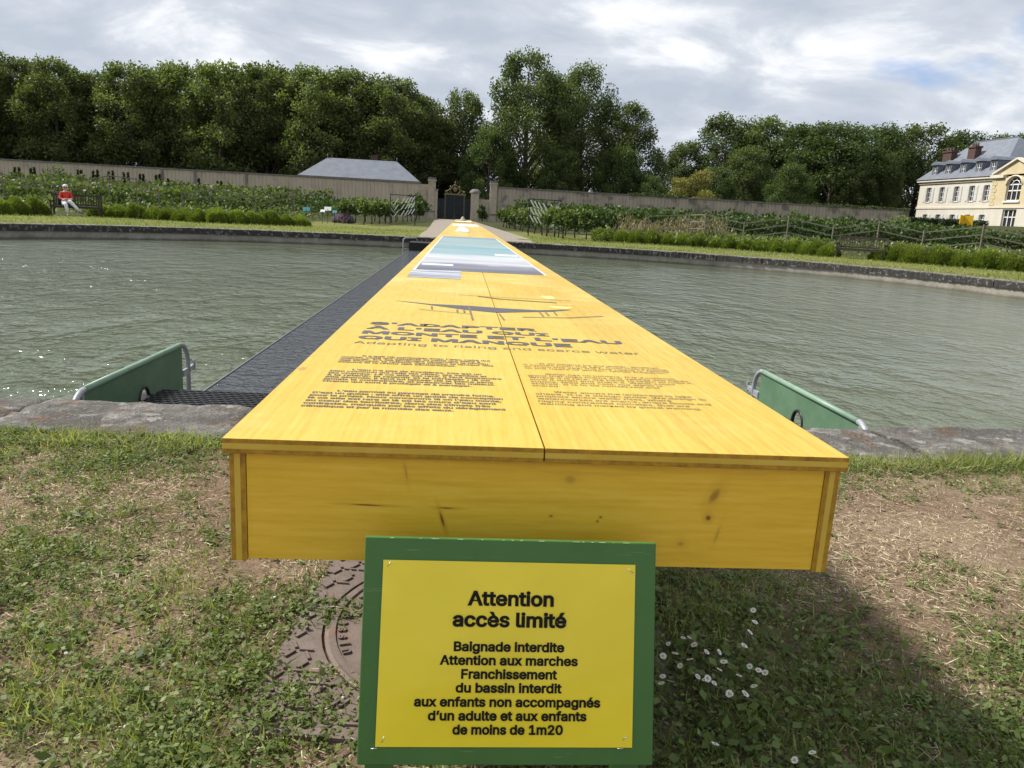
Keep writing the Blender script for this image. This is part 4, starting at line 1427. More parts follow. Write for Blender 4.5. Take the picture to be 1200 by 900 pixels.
def build_turf():
    rng = np.random.default_rng(22)
    def scatter(n, x0=-3.2, x1=4.4, y0=0.75, y1=4.5):
        # denser close to the viewer
        x = rng.uniform(x0, x1, n)
        y = y0 + (y1 - y0) * rng.uniform(0, 1, n) ** 1.35
        ok = (rim_off(x, y) > 0.60) & ~on_iron(x, y)
        return x[ok], y[ok]
    def ground_z(x, y):
        return gz(x, y) - 0.004 * (1 - sstep(rim_off(x, y), 1.0, 2.2))
    # clover and weed leaves in small rosettes
    x, y = scatter(90000)
    g = green_cover(x, y)
    keep = rng.uniform(0, 1, len(x)) < 1.3 * g ** 1.2 * (0.35 + 0.65 * vnoise(x, y, 3.0, 8))
    x, y, g = x[keep], y[keep], g[keep]
    k = 8
    X = np.repeat(x, k) + rng.normal(size=len(x) * k) * 0.013
    Y = np.repeat(y, k) + rng.normal(size=len(x) * k) * 0.013
    gg = np.repeat(g, k)
    Zr = rng.uniform(0.002, 0.036, len(X)) * (0.35 + 0.65 * gg)
    P = np.stack([X, Y, ground_z(X, Y) + Zr], 1)
    ax = np.stack([rng.normal(size=len(X)), rng.normal(size=len(X)), rng.uniform(-0.1, 0.7, len(X))], 1)
    big = np.repeat(rng.uniform(0.6, 1.5, len(x)) * np.where(rng.uniform(0, 1, len(x)) < 0.06, 1.5, 1.0), k)
    ln = 0.0125 * big * rng.uniform(0.6, 1.4, len(X))
    ok = ~on_iron(P[:, 0], P[:, 1])
    tl = np.repeat(np.clip(rng.normal(0.45, 0.2, len(x)), 0, 1), k)
    a = kites(P[ok], ln[ok], (ln * 0.62)[ok], ax[ok], 0.15, np.array([0, 0, 1.0]), rng, 0.25, tint=tl[ok], tint_jit=0.15)
    tag(np_mesh('weed_leaves', *a[:2], M['weed'], tint=a[2]), 'low clover and weed leaves covering the trodden ground', 'ground cover', kind='stuff')
    # broader leaves in the lush shaded corner and along the iron frame
    x, y = scatter(9000, -1.1, 1.6, 0.9, 2.9)
    w = np.exp(-(((x - 0.55) / 0.42) ** 2 + ((y - 1.75) / 0.62) ** 2)) + 0.8 * np.exp(-(((x + 0.55) / 0.25) ** 2 + ((y - 1.62) / 0.35) ** 2))
    keep = rng.uniform(0, 1, len(x)) < w
    x, y = x[keep], y[keep]
    P = np.stack([x, y, gz(x, y) + rng.uniform(0.01, 0.055, len(x))], 1)
    ax = np.stack([rng.normal(size=len(x)), rng.normal(size=len(x)), rng.uniform(-0.2, 0.5, len(x))], 1)
    ln = rng.uniform(0.016, 0.032, len(x)) * np.where(x < 0, 0.62, 1.0)
    a = kites(P, ln, ln * 0.75, ax, 0.15, np.array([0, -0.1, 1.0]), rng, 0.3, tint=np.full(len(x), 0.35), tint_jit=0.2)
    tag(np_mesh('weed_leaves', *a[:2], M['weed'], tint=a[2]), 'broad dark weed leaves in the lush shaded corner', 'ground cover', kind='stuff')
    # grass blades
    x, y = scatter(330000)
    g = green_cover(x, y)
    keep = rng.uniform(0, 1, len(x)) < g * 0.95 * (0.25 + 0.75 * sstep(vnoise(x, y, 6.0, 2), 0.2, 0.8))
    x, y, g = x[keep], y[keep], g[keep]
    off = rim_off(x, y)
    tall = 0.030 + 0.022 * g + 0.075 * np.exp(-((off - 0.73) / 0.12) ** 2) * vnoise(x, y, 2.5, 6) * np.where(x > 0.9, 1.0, 0.55)
    P = np.stack([x, y, ground_z(x, y) - 0.002], 1)
    ax = np.stack([rng.normal(size=len(x)) * 0.55, rng.normal(size=len(x)) * 0.55, rng.uniform(0.35, 1.1, len(x))], 1)
    ln = tall * rng.uniform(0.6, 1.5, len(x))
    dry = np.clip(0.4 + 0.5 * (fbm(x, y, 2.0, 12) - 0.45) * 2 + 0.3 * np.exp(-((off - 0.73) / 0.15) ** 2), 0, 1)
    a = kites(P, ln, np.full(len(x), 0.0036), ax, 0.1, None, rng, 0.35, tint=dry, tint_jit=0.2)
    tag(np_mesh('grass', *a[:2], M['grass'], tint=a[2]), 'short uneven grass growing round the table', 'grass', kind='stuff')
    # dry straw lying flat
    x, y = scatter(210000)
    g = green_cover(x, y)
    bare = np.exp(-(((x - 2.2) / 1.0) ** 2 + ((y - 2.85) / 0.5) ** 2))
    keep = rng.uniform(0, 1, len(x)) < (1 - 0.5 * bare) * (1.25 - 0.95 * g) * (0.15 + 0.95 * sstep(fbm(x, y, 2.4, 15), 0.35, 0.65))
    x, y = x[keep], y[keep]
    P = np.stack([x, y, ground_z(x, y) + rng.uniform(0.001, 0.016, len(x))], 1)
    ax = np.stack([rng.normal(size=len(x)), rng.normal(size=len(x)), rng.normal(size=len(x)) * 0.10 + 0.04], 1)
    ln = rng.gamma(1.6, 0.014, len(x)) + 0.006
    a = kites(P, ln, rng.uniform(0.0010, 0.0028, len(x)), ax, 0.02, np.array([0, 0, 1.0]), rng, 0.08)
    tag(np_mesh('straw', *a[:2], M['straw'], tint=a[2]), 'dry cut straw strewn over the bare soil', 'straw', kind='stuff')
    # soil crumbs
    x, y = scatter(14000)
    n = len(x)
    r = rng.gamma(2.0, 0.0016, n) + 0.0012
    base = np.array([[1, 0, 0], [-1, 0, 0], [0, 1, 0], [0, -1, 0], [0, 0, 1]], float)
    V = base[None] * r[:, None, None] * rng.uniform(0.6, 1.4, (n, 5, 1)) + np.stack([x, y, ground_z(x, y) + 0.001], 1)[:, None]
    F = np.array([[0, 2, 4], [2, 1, 4], [1, 3, 4], [3, 0, 4]])
    Q = (np.arange(n)[:, None, None] * 5 + F[None]).reshape(-1, 3)
    tag(np_mesh('soil_crumbs', V.reshape(-1, 3), Q, mottled('soil crumb', (0.14, 0.10, 0.068), (0.32, 0.245, 0.17), 60, 0.95, world=True)), 'loose crumbs of brown soil on the trodden ground', 'soil', kind='stuff')
    # short grass of the far lawn
    n = 70000
    t = rng.uniform(0, 2 * PI, n)
    Xr, Yr, Nx, Ny = rim_curve(1440)
    i = rng.integers(0, 1440, n)
    o = 0.62 + rng.uniform(0, 1, n) ** 1.3 * 7.5
    x, y = Xr[i] + Nx[i] * o + rng.normal(size=n) * 0.03, Yr[i] + Ny[i] * o + rng.normal(size=n) * 0.03
    keep = (y > 17) & ~((x > -2.0) & (x < 3.4) & (y > 33)) & (rng.uniform(0, 1, n) < 0.35 + 0.9 * fbm(x, y, 1.1, 5))
    x, y = x[keep], y[keep]
    P = np.stack([x, y, gz(x, y) - 0.005], 1)
    ax = np.stack([rng.normal(size=len(x)) * 0.6, rng.normal(size=len(x)) * 0.6, np.full(len(x), 0.9)], 1)
    a = kites(P, rng.uniform(0.04, 0.13, len(x)), np.full(len(x), 0.022), ax, 0.1, None, rng, 0.3, tint=0.45 + 0.5 * (fbm(x, y, 0.6, 7) - 0.3), tint_jit=0.2)
    tag(np_mesh('lawn_grass', *a[:2], M['grass'], tint=a[2]), 'short lawn grass round the far side of the basin', 'grass', kind='stuff')
    # daisies
    root = thing('daisy', 'small white daisy with a yellow centre in the shaded grass beside the sign', 'daisy', (0, 0, -9), group='daisies in the grass')
    pm = MB()
    for k in range(17):
        t = 2 * PI * k / 17 + random.uniform(-0.06, 0.06)
        c_, s_ = math.cos(t), math.sin(t)
        w = 0.0017
        L0, L1 = 0.0025, 0.0118 * random.uniform(0.92, 1.06)
        pm.add([(L0 * c_, L0 * s_, 0.0), ((L0 + .7 * (L1 - L0)) * c_ - w * s_, (L0 + .7 * (L1 - L0)) * s_ + w * c_, 0.0012), (L1 * c_, L1 * s_, 0.0005),
                ((L0 + .7 * (L1 - L0)) * c_ + w * s_, (L0 + .7 * (L1 - L0)) * s_ - w * c_, 0.0012)], [(0, 3, 2, 1)])
    pm.build('petals', M['petal'], root)
    MB().ball((0, 0, 0.0005), (0.0036, 0.0036, 0.0022), 8, 6).build('flower_disc', M['pollen'], root)
    MB().tube([(0, 0, -0.001), (0.002, 0.001, -0.02), (0.0, 0.003, -0.05)], 0.0009, 5).build('stem', M['stem'], root)
    spots = [(783, 757), (777, 770), (801, 745), (808, 747), (814, 754), (809, 770), (791, 768), (797, 780), (812, 786), (828, 765), (843, 764), (848, 777),
             (843, 785), (818, 790), (829, 798), (826, 795), (777, 790), (786, 796), (837, 800), (850, 748), (872, 758), (879, 778), (874, 810), (889, 785),
             (897, 785), (884, 802), (883, 713), (885, 727), (838, 873), (957, 884), (775, 801), (866, 792), (855, 812), (879, 740), (952, 882), (931, 893)]
    first = True
    for px, py in spots:
        x, y = on_z(px, py, 0.055)
        loc = (x, y, 0.055 + random.uniform(-0.008, 0.008))
        if first:
            o = root
            o.location = loc
            first = False
        else:
            o = dup(root, loc)
        o.rotation_euler = (random.uniform(-0.1, 0.75), random.uniform(-0.45, 0.45), random.uniform(0, 6.28))
        s = random.uniform(0.6, 0.9)
        o.scale = (s, s, s)
    # pebbles
    pb = MB().ball((0, 0, 0), 1, 10, 7)
    peb = pb.build('pebble', M['pebble'])
    me = peb.data
    for v in me.vertices:
        v.co *= 1 + 0.12 * math.sin(v.co.x * 4 + 1) * math.cos(v.co.y * 3)
    tag(peb, 'small pale pebble lying in the trodden grass', 'pebble', 'pale pebbles in the grass')
    spots = [(78, 766), (120, 765), (117, 831), (106, 828), (172, 834), (148, 851), (232, 777), (402, 818), (228, 888), (55, 891), (98, 887), (200, 830), (1127, 839), (1171, 837),
             (960, 862), (845, 715), (990, 690), (1010, 838), (1068, 873), (322, 700), (297, 700), (405, 845), (1150, 812), (1050, 838), (1007, 792), (265, 565), (272, 612), (1160, 740)]
    for i, (px, py) in enumerate(spots):
        x, y = on_z(px, py, 0.01)
        o = peb if i == 0 else peb.copy()
        if i: COL.objects.link(o)
        r = random.uniform(0.004, 0.0085)
        o.location = (x, y, 0.01 if on_iron(np.array(x), np.array(y)) == False else 0.022)
        o.scale = (r, r * random.uniform(0.6, 1.0), r * 0.55)
        o.rotation_euler = (random.uniform(-.2, .2), random.uniform(-.2, .2), random.uniform(0, 6))


# ------------------------------------------------------------------ plants
def dome_points(n, rx, ry, rz, rng, shell=0.75):
    d = unit(rng.normal(size=(n, 3)))
    d[:, 2] = np.abs(d[:, 2])
    r = 1 - (1 - shell) * rng.uniform(0, 1, n) ** 1.5
    return d * r[:, None] * np.array([rx, ry, rz]), d


def lump_points(n, lumps, rng, shell=0.6):
    """points in the outer shells of many ellipsoid lumps: (cx, cy, cz, r)"""
    L = np.array(lumps)
    w = L[:, 3] ** 2
    i = rng.choice(len(L), n, p=w / w.sum())
    d = unit(rng.normal(size=(n, 3)))
    r = (1 - (1 - shell) * rng.uniform(0, 1, n)) * L[i, 3]
    return L[i, :3] + d * r[:, None] * np.array([1, 1, 0.85]), d


def make_mound(seed):
    rng = np.random.default_rng(seed)
    P, d = dome_points(3200, 0.56, 0.52, 0.58, rng, 0.85)
    P[:, 2] += 0.02
    P *= (1 + 0.14 * np.sin(P[:, :1] * 9 + seed) * np.cos(P[:, 1:2] * 8))
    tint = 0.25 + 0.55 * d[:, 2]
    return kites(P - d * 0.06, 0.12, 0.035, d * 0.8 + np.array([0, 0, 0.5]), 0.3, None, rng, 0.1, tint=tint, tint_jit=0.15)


def make_bush(seed, n=2600, leaf=0.16, r=1.0, h=1.0, lumps=16, up=0.3, big=False):
    rng = np.random.default_rng(seed)
    L = []
    for _ in range(lumps):
        a, q = rng.uniform(0, 2 * PI), math.sqrt(rng.uniform(0, 1)) * 0.68
        zz = rng.uniform(0.2, 0.74) * math.sqrt(max(0.05, 1 - (q * 1.15) ** 2))
        L.append((math.cos(a) * q * r, math.sin(a) * q * r, zz * h, rng.uniform(0.24, 0.36) * (0.72 * r if big else min(r, h))))
    P, d = lump_points(n, L, rng, 0.55)
    P[:, 2] = np.abs(P[:, 2])
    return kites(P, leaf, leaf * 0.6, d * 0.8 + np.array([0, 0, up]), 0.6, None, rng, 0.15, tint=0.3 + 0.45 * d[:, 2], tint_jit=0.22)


ORD = ['first', 'second', 'third', 'fourth', 'fifth', 'sixth', 'seventh', 'eighth', 'ninth', 'tenth', 'eleventh', 'twelfth', 'thirteenth', 'fourteenth',
       'fifteenth', 'sixteenth', 'seventeenth', 'eighteenth', 'nineteenth', 'twentieth', 'twenty-first', 'twenty-second', 'twenty-third', 'twenty-fourth',
       'twenty-fifth', 'twenty-sixth', 'twenty-seventh', 'twenty-eighth', 'twenty-ninth', 'thirtieth']


def along(poly, step):
    """points every step metres along a ground polyline"""
    out = []
    carry = 0.0
    for (a, b) in zip(poly[:-1], poly[1:]):
        a, b = np.array(a), np.array(b)
        L = np.linalg.norm(b - a)
        s = carry
        while s < L:
            out.append(tuple(a + (b - a) * s / L))
            s += step
        carry = s - L
    return out


def build_garden():
    rng = np.random.default_rng(77)
    mounds = [np_mesh('lavender_mound', *(lambda a: (a[0], a[1], M['lavender']))(A), tint=A[2]) for A in (make_mound(s) for s in (1, 2, 3))]
    for m in mounds:
        m.location = (0, 0, -20)
    used = set()
    def put_mound(x, y, s, label, group):
        i = random.randrange(3)
        src = mounds[i]
        if i in used:
            o = src.copy()
            COL.objects.link(o)
        else:
            o = src
            used.add(i)
        o.location = (x, y, gzf(x, y) - 0.02)
        o.scale = (s * random.uniform(0.92, 1.12), s * random.uniform(0.92, 1.12), s * random.uniform(0.85, 1.15))
        o.rotation_euler = (0, 0, random.uniform(0, 6.28))
        tag(o, label, 'lavender', group)
    GZ = 0.1
    g = lambda p: [on_z(a, b, GZ) for a, b in p]
    left_a = along(g([(-60, 251), (0, 251.5), (45, 252.5)]), 0.85)
    for i, (x, y) in enumerate(left_a[::-1]):
        if i >= 12: break
        put_mound(x, y, 1.0, '%s clipped green mound left of the occupied bench' % ORD[i], 'clipped mounds by the left lawn')
    left_b = along(g([(118, 254), (182, 257.5)]), 0.85) + along(g([(197, 258.5), (245, 261.5), (300, 263.5), (352, 265)]), 0.85)
    for i, (x, y) in enumerate(left_b):
        put_mound(x, y, 1.0, '%s clipped green mound right of the occupied bench' % ORD[i], 'clipped mounds by the left lawn')
    right_a = along(g([(728, 284), (775, 287), (830, 290), (893, 294.5), (940, 298), (975, 301.5)]), 0.82)
    for i, (x, y) in enumerate(right_a[::-1]):
        put_mound(x, y, 0.98, '%s clipped green mound left of the empty bench' % ORD[i], 'clipped mounds by the right lawn')
    right_b = along(g([(1036, 305.5), (1080, 309.5), (1120, 312.5), (1200, 318.5), (1290, 326)]), 0.86)
    for i, (x, y) in enumerate(right_b):
        put_mound(x, y, 1.12, '%s clipped green mound right of the empty bench' % ORD[i], 'clipped mounds by the right lawn')
    # ball shaped shrub
    x, y = on_z(706, 283.5, GZ)
    A = make_bush(5, 2600, 0.10, 0.80, 1.0, 26)
    o = np_mesh('round_shrub', A[0], A[1], M['lavender'], tint=A[2])
    o.location = (x, y, gzf(x, y)); o.scale = (0.8, 0.8, 0.9)
    tag(o, 'round bright green ball shrub by the right lawn', 'shrub')
    x, y = on_z(402, 262, GZ)
    root = thing('flowering_lavender', 'purple flowering lavender clump beside the left lawn', 'lavender', (x, y, gzf(x, y)))
    A = make_mound(9)
    o = np_mesh('foliage', A[0], A[1], M['lavender'], root, tint=A[2]); o.scale = (1.2, 0.9, 0.7)
    P, d = dome_points(700, 0.68, 0.5, 0.5, rng, 0.9)
    A = kites(P, 0.22, 0.06, d * 0.4 + np.array([0, 0, 1.0]), 0.15, None, rng)
    np_mesh('blossom', A[0], A[1], M['purple'], root, tint=A[2])

    # mixed planting in the beds behind the mounds
    def bed(name, label, regions, mat, n, hmin, hmax, leaf, tj=0.3, clump=2.2, up=0.5, thin=0.3, wf=0.55):
        Ps, hs = [], []
        for (x0, x1, y0, y1) in regions:
            k = int(n * (x1 - x0) * (y1 - y0) / sum((a[1] - a[0]) * (a[3] - a[2]) for a in regions))
            x, y = rng.uniform(x0, x1, k), rng.uniform(y0, y1, k)
            c = fbm(x, y, 1 / clump, 31)
            keep = (rng.uniform(0, 1, k) < sstep(c, thin, thin + 0.3)) & (rim_off(x, y) > np.where(x < 0, 8.3, 6.0))
            keep &= ~((np.abs(x + 0.5) < 9.5) & (y < 58))
            x, y, c = x[keep], y[keep], c[keep]
            top = hmin + (hmax - hmin) * sstep(fbm(x, y, 0.9, 17), 0.3, 0.7)
            Ps.append(np.stack([x, y, gz(x, y) + top * rng.uniform(0.25, 1, len(x)) ** 0.7], 1))
            hs.append(top)
        P = np.concatenate(Ps)
        t = 0.25 + 0.5 * fbm(P[:, 0], P[:, 1], 0.5, 41)
        A = kites(P, leaf, leaf * wf, np.array([0, -0.15, up]), 0.75, None, rng, 0.2, tint=t, tint_jit=tj)
        o = np_mesh(name, A[0], A[1], mat, tint=A[2])
        tag(o, label, 'planting', kind='stuff')
    bed('bed_foliage', 'mixed green vegetable planting in the left beds', [(-60, -9, 38, 60)], M['vine'], 13000, 0.2, 0.9, 0.22)
    bed('bed_foliage', 'mixed green vegetable planting in the right beds', [(8, 22, 36, 50), (22, 50, 26, 50)], M['vine'], 22000, 0.25, 0.75, 0.20)
    bed('tall_planting', 'darker leafy planting in front of the left wall', [(-62, -7, 62, 84)], M['hedge'], 22000, 0.6, 1.7, 0.34)
    bed('tall_planting', 'darker leafy planting in front of the right wall', [(5, 43, 66, 86)], M['hedge'], 16000, 0.6, 1.6, 0.34)
    bed('seed_heads', 'rusty tan flowering plants behind the ball shrub', [(8.6, 15.5, 43, 48)], M['rusty'], 4200, 0.8, 1.45, 0.26, up=1.6, thin=0.35, wf=0.22)

    # long rows of trained vines
    def vine_row(label, x0, x1, y, h, mat, n, leaf, gap=0.25, group=None, depth=0.35, base=0.35, slope=0.0):
        root = thing('vine_row', label, 'vine row', ((x0 + x1) / 2, y, gzf((x0 + x1) / 2, y)), group=group)
        L = x1 - x0
        t = rng.uniform(0, L, n)
        c = fbm(t, np.full(n, y * 3.1), 0.55, 3)
        keep = rng.uniform(0, 1, n) < 1 - gap + gap * 2 * (c - 0.5)
        t = t[keep]
        top = h * (0.82 + 0.3 * fbm(t, np.full(len(t), y), 0.8, 8))
        z = base + (top - base) * rng.beta(1.7, 1.1, len(t))
        yy = rng.normal(size=len(t)) * depth
        P = np.stack([t - L / 2, yy + slope * (t - L / 2), z + gz(t + x0, np.full(len(t), y)) - gzf((x0 + x1) / 2, y)], 1)
        tint = 0.15 + 0.6 * (z / h) * fbm(t, z * 4, 1.2, 5) * 1.3
        A = kites(P, leaf, leaf * 0.75, np.array([0, -0.2, 0.0]), 0.8, None, rng, 0.2, tint=tint, tint_jit=0.22)
        np_mesh('foliage', A[0], A[1], mat, root, tint=A[2])
        k = int(L / 4)
        for i in range(k + 1):
            xx = -L / 2 + L * i / k
            dz = gzf(xx + (x0 + x1) / 2, y) - gzf((x0 + x1) / 2, y)
            MB().box(xx - 0.03, xx + 0.03, -0.03 + slope * xx, 0.03 + slope * xx, dz, dz + h * 1.02).build('post', M['old_timber'], root)
        return root
    GL, GR = 'vine rows left of the path', 'vine rows right of the path'
    vine_row('low front vine row behind the occupied bench, left of the path', -56, -12, 50.5, 1.55, M['vine'], 7000, 0.24, group=GL)
    vine_row('second vine row back, left of the path', -58, -12, 56.5, 1.75, M['vine'], 7500, 0.25, group=GL)
    vine_row('third vine row back, left of the path', -60, -12, 64, 1.95, M['vine'], 7500, 0.27, group=GL)
    vine_row('rearmost vine row below the striped wall, left of the path', -62, -12, 74, 2.3, M['vine'], 7500, 0.3, group=GL)
    vine_row('dark dense front vine hedge, right of the path', 7, 52, 56, 1.95, M['hedge'], 11000, 0.25, 0.08, GR, 0.5, 0.1)
    vine_row('dark rear vine hedge under the stained wall, right of the path', 4.5, 45, 66, 2.25, M['hedge'], 11000, 0.28, 0.08, GR, 0.5, 0.1)

    # zigzag timber espalier frames
    def espalier(label, knots, rails, depth_y, group):
        """knots: (x, z of top rail, y)"""
        x0, y0 = knots[0][0], knots[0][2]
        root = thing('espalier_frame', label, 'espalier frame', (x0, y0, gzf(x0, y0)), group=group)
        for r in range(rails):
            mb = MB()
            for a, b in zip(knots[:-1], knots[1:]):
                za, zb = a[1] - 0.36 * r, b[1] - 0.36 * r
                mb.bar((a[0], a[2], za), (b[0], b[2], zb), 0.05, 0.055)
            mb.build('rail', M['old_timber'], root, world=True)
        for (x, z, y) in knots:
            MB().box(x - 0.025, x + 0.025, y - 0.025 - 0.06, y + 0.025 - 0.06, gzf(x, y), z + 0.10).build('post', M['old_timber'], root, world=True)
    def kn(pts, Y0):
        out = []
        for px, py, Yd in pts:
            x, z = at_y(px, py, Yd)
            out.append((x, z, Yd))
        return out
    GE = 'timber espalier frames in the beds'
    espalier('zigzag timber frame before the dark hedge, left of the empty bench', kn([(757, 253.5, 43), (808, 252, 42), (827, 251.5, 41), (872, 262, 40), (924, 255, 39), (976, 267.5, 38)], 0), 3, 0, GE)
    espalier('zigzag timber frame behind and right of the empty bench', kn([(976, 268, 37.4), (1030, 261, 36.5), (1082, 272.4, 35.5), (1152, 265.6, 34), (1204, 277, 33), (1270, 270, 32)], 0), 3, 0, GE)
    espalier('timber frame with sloping rails near the left edge behind the bench', kn([(-20, 201, 46), (3, 204, 46), (64, 217.5, 46), (128, 206, 46), (160, 210, 46), (186, 221, 46)], 0), 2, 0, GE)
    espalier('low zigzag timber frame in the middle of the left beds', kn([(213, 227, 45), (247, 222, 45), (300, 231, 45), (345, 224, 45)], 0), 2, 0, GE)

    # young vines in rows beside the path
    def vine_plant(seed):
        root = thing('vine_plant', 'x', 'vine', (0, 0, -20))
        mb = MB()
        r = np.random.default_rng(seed)
        mb.tube([(0, 0, 0), (0.03, 0.02, 0.3), (-0.02, 0.0, 0.6), (0.02, 0, 0.85)], [0.04, 0.032, 0.028, 0.02], 6)
        mb.build('trunk', M['bark'], root)
        L = [(r.uniform(-.35, .35), r.uniform(-.3, .3), r.uniform(0.62, 1.15), r.uniform(0.18, 0.30)) for _ in range(9)]
        P, d = lump_points(520, L, r, 0.4)
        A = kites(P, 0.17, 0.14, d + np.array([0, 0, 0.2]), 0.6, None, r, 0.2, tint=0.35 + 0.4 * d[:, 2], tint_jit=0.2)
        np_mesh('foliage', A[0], A[1], M['vine'], root, tint=A[2])
        return root
    protos = [vine_plant(s) for s in (3, 4, 5)]
    usedp = set()
    def put_vine(x, y, label, group, s):
        i = random.randrange(3)
        if i in usedp:
            o = dup(protos[i], (0, 0, 0))
        else:
            o = protos[i]
            usedp.add(i)
        o.location = (x, y, gzf(x, y))
        o.rotation_euler = (0, 0, random.uniform(0, 6.28))
        o.scale = (s * 1.05, s * 1.05, s * random.uniform(0.95, 1.15))
        o['label'], o['group'] = label, group
    rows = [((-6.2, 50.5), (-3.9, 74), 11, 'left'), ((-7.6, 52), (-5.4, 74), 8, 'left'), ((5.4, 41.0), (3.5, 66), 12, 'right'), ((7.0, 43), (5.2, 66), 9, 'right')]
    for (a, b, n, side) in rows:
        inner = abs(a[0]) < 6.5
        for i in range(n):
            t = i / (n - 1)
            put_vine(a[0] + (b[0] - a[0]) * t + random.uniform(-.1, .1), a[1] + (b[1] - a[1]) * t,
                     '%s leafy vine from the basin in the %s row %s of the path' % (ORD[i], 'inner' if inner else 'outer', side), 'young vines %s of the path' % side, 1.12)

    # white and black chevron screens
    def chevron(label, xc, y, flip, n=5):
        root = thing('chevron_screen', label, 'screen', (xc, y, gzf(xc, y)), group='chevron screens by the path')
        w = 1.75
        root.location.z += 0.0
        for xx in (-w / 2, w / 2):
            MB().box(xx - 0.03, xx + 0.03, -0.03, 0.03, 0, 2.1).build('post', M['gate_iron'], root)
        MB().box(-w / 2, w / 2, -0.02, 0.02, 2.02, 2.07).build('top_bar', M['gate_iron'], root)
        xs = [-0.85, -0.62, -0.40, -0.12, 0.32] if not flip else [0.85, 0.62, 0.40, 0.12, -0.32]
        for k, x0 in enumerate(xs):
            for r in range(3):
                z = 2.0 - r * 0.42 - 0.05 * k
                dx = 0.24 * (1 if not flip else -1)
                MB().bar((x0, -0.05, z), (x0 + dx, -0.05, z - 0.38), 0.06, 0.085, up=(0, 1, 0)).build('slat', M['white_steel'], root)
        for r in range(4):
            z = 1.62 - r * 0.42
            sx = 1 if not flip else -1
            MB().bar((sx * 0.56, -0.05, z), (sx * 0.86, -0.05, z + 0.34), 0.06, 0.075, up=(0, 1, 0)).build('slat', M['grey_steel'], root)
    xa, _ = at_y(638, 255, 44.5)
    chevron('chevron screen of pale slats standing right of the path', xa, 44.5, False)
    xa, _ = at_y(472, 245, 56)
    chevron('chevron screen of pale slats half hidden by vines, left of the path', xa, 56, True)

    # small plant name plates
    for label, px, py, Yd, mt in (('teal plant plate on a short stake in the left bed', 359, 245, 48, 'teal'), ('white plant plate, larger and higher of the two white ones', 384, 244.5, 48.5, 'white_plate'),
                                  ('white plant plate, smaller and lower of the two white ones', 378, 247, 47.5, 'white_plate'), ('grey blue plant plate right of the white plates', 392, 248, 47, 'teal')):
        x, z = at_y(px, py, Yd)
        r = thing('plant_plate', label, 'plant plate', (x, Yd, gzf(x, Yd)), group='plant plates in the left bed')
        h = z - gzf(x, Yd)
        s = 0.16 if 'larger' in label or 'teal' in label else 0.10
        MB().bar((0, 0, 0), (0, 0, h), 0.02, 0.02).build('stake', M['gate_iron'], r)
        MB().add([(-s * 1.3, -0.03, h - s * 0.7), (s * 1.3, -0.03, h - s * 0.7), (s * 1.3, 0.1, h + s * 0.7), (-s * 1.3, 0.1, h + s * 0.7),
                  (-s * 1.3, -0.01, h - s * 0.7), (s * 1.3, -0.01, h - s * 0.7), (s * 1.3, 0.12, h + s * 0.7), (-s * 1.3, 0.12, h + s * 0.7)],
                 [(0, 1, 2, 3), (7, 6, 5, 4), (0, 4, 5, 1), (1, 5, 6, 2), (2, 6, 7, 3), (3, 7, 4, 0)]).build('plate', M[mt], r)

    # clipped yews along the left wall
    rngy = np.random.default_rng(8)
    n = 1500
    zz = rngy.uniform(0, 1, n) ** 1.3
    a = rngy.uniform(0, 2 * PI, n)
    rr = 0.36 * (1 - zz) ** 1.05 * rngy.uniform(0.75, 1.05, n)
    P = np.stack([np.cos(a) * rr, np.sin(a) * rr, zz * 3.3], 1)
    A = kites(P, 0.2, 0.09, np.array([0, 0, 0.9]), 0.5, None, rngy, 0.1)
    yew = np_mesh('yew_column', A[0], A[1], M['yew'], tint=A[2])
    yx = [(17, 197), (22, 197), (36, 198), (40, 197), (91, 200), (95, 200), (109, 201), (114, 200), (127, 202), (132, 201), (145, 203), (150, 203), (164, 205), (168, 205), (183, 206), (187, 205), (197, 210), (233, 210), (255, 213), (259, 213)]
    for i, (px, py) in enumerate(yx):
        x, z = at_y(px, py, 84)
        o = yew if i == 0 else yew.copy()
        if i: COL.objects.link(o)
        o.location = (x, 84, gzf(x, 84))
        o.scale = (1, 1, (z - gzf(x, 84)) / 3.3)
        o.rotation_euler.z = random.uniform(0, 6)
        tag(o, '%s dark pointed yew from the left in front of the striped wall' % ORD[i], 'yew', 'clipped yews by the left wall')

    # single shrubs
    def shrub(label, px, py_base, py_top, wpx, Yd, mat, seed, leaf=0.22, n=2600, name='shrub'):
        x, zt = at_y(px, py_top, Yd)
        z0 = gzf(x, Yd)
        root = thing(name, label, 'shrub', (x, Yd, z0))
        dep = math.hypot(x * 0.07 + Yd, 0)
        r = wpx / 900 * dep / 2 * 1.05
        h = (zt - z0) / 0.88
        A = make_bush(seed, n, leaf, r, h, 34, big=True)
        np_mesh('foliage', A[0], A[1], mat, root, tint=A[2])
        MB().tube([(0, 0, -0.05), (0.05, 0, h * 0.3), (0.0, 0.05, h * 0.55)], [0.07, 0.05, 0.03], 6).build('trunk', M['bark'], root)
    shrub('pale green rounded shrub before the left end of the striped wall', 64, 205, 188, 40, 80, M['pale_bush'], 31, 0.2)
    shrub('dark feathery shrub beside the left gate pillar', 489, 250, 222, 38, 82, M['hedge'], 32, 0.2)
    shrub('pale shrub against the middle of the stained wall', 932, 255, 240, 26, 84, M['pale_bush'], 33, 0.18, 1500)
    shrub('pale yellow green shrub at the right end of the stained wall', 1056, 262, 247, 34, 80, M['pale_bush'], 34, 0.18, 1800)
    shrub('small olive shrub near the right end of the stained wall', 990, 262, 249, 20, 80, M['yellow_bush'], 35, 0.18, 1200)
    shrub('leafy shrub between the gate posts, right of the gate', 566, 258, 236, 14, 88, M['hedge'], 36, 0.18, 1200)
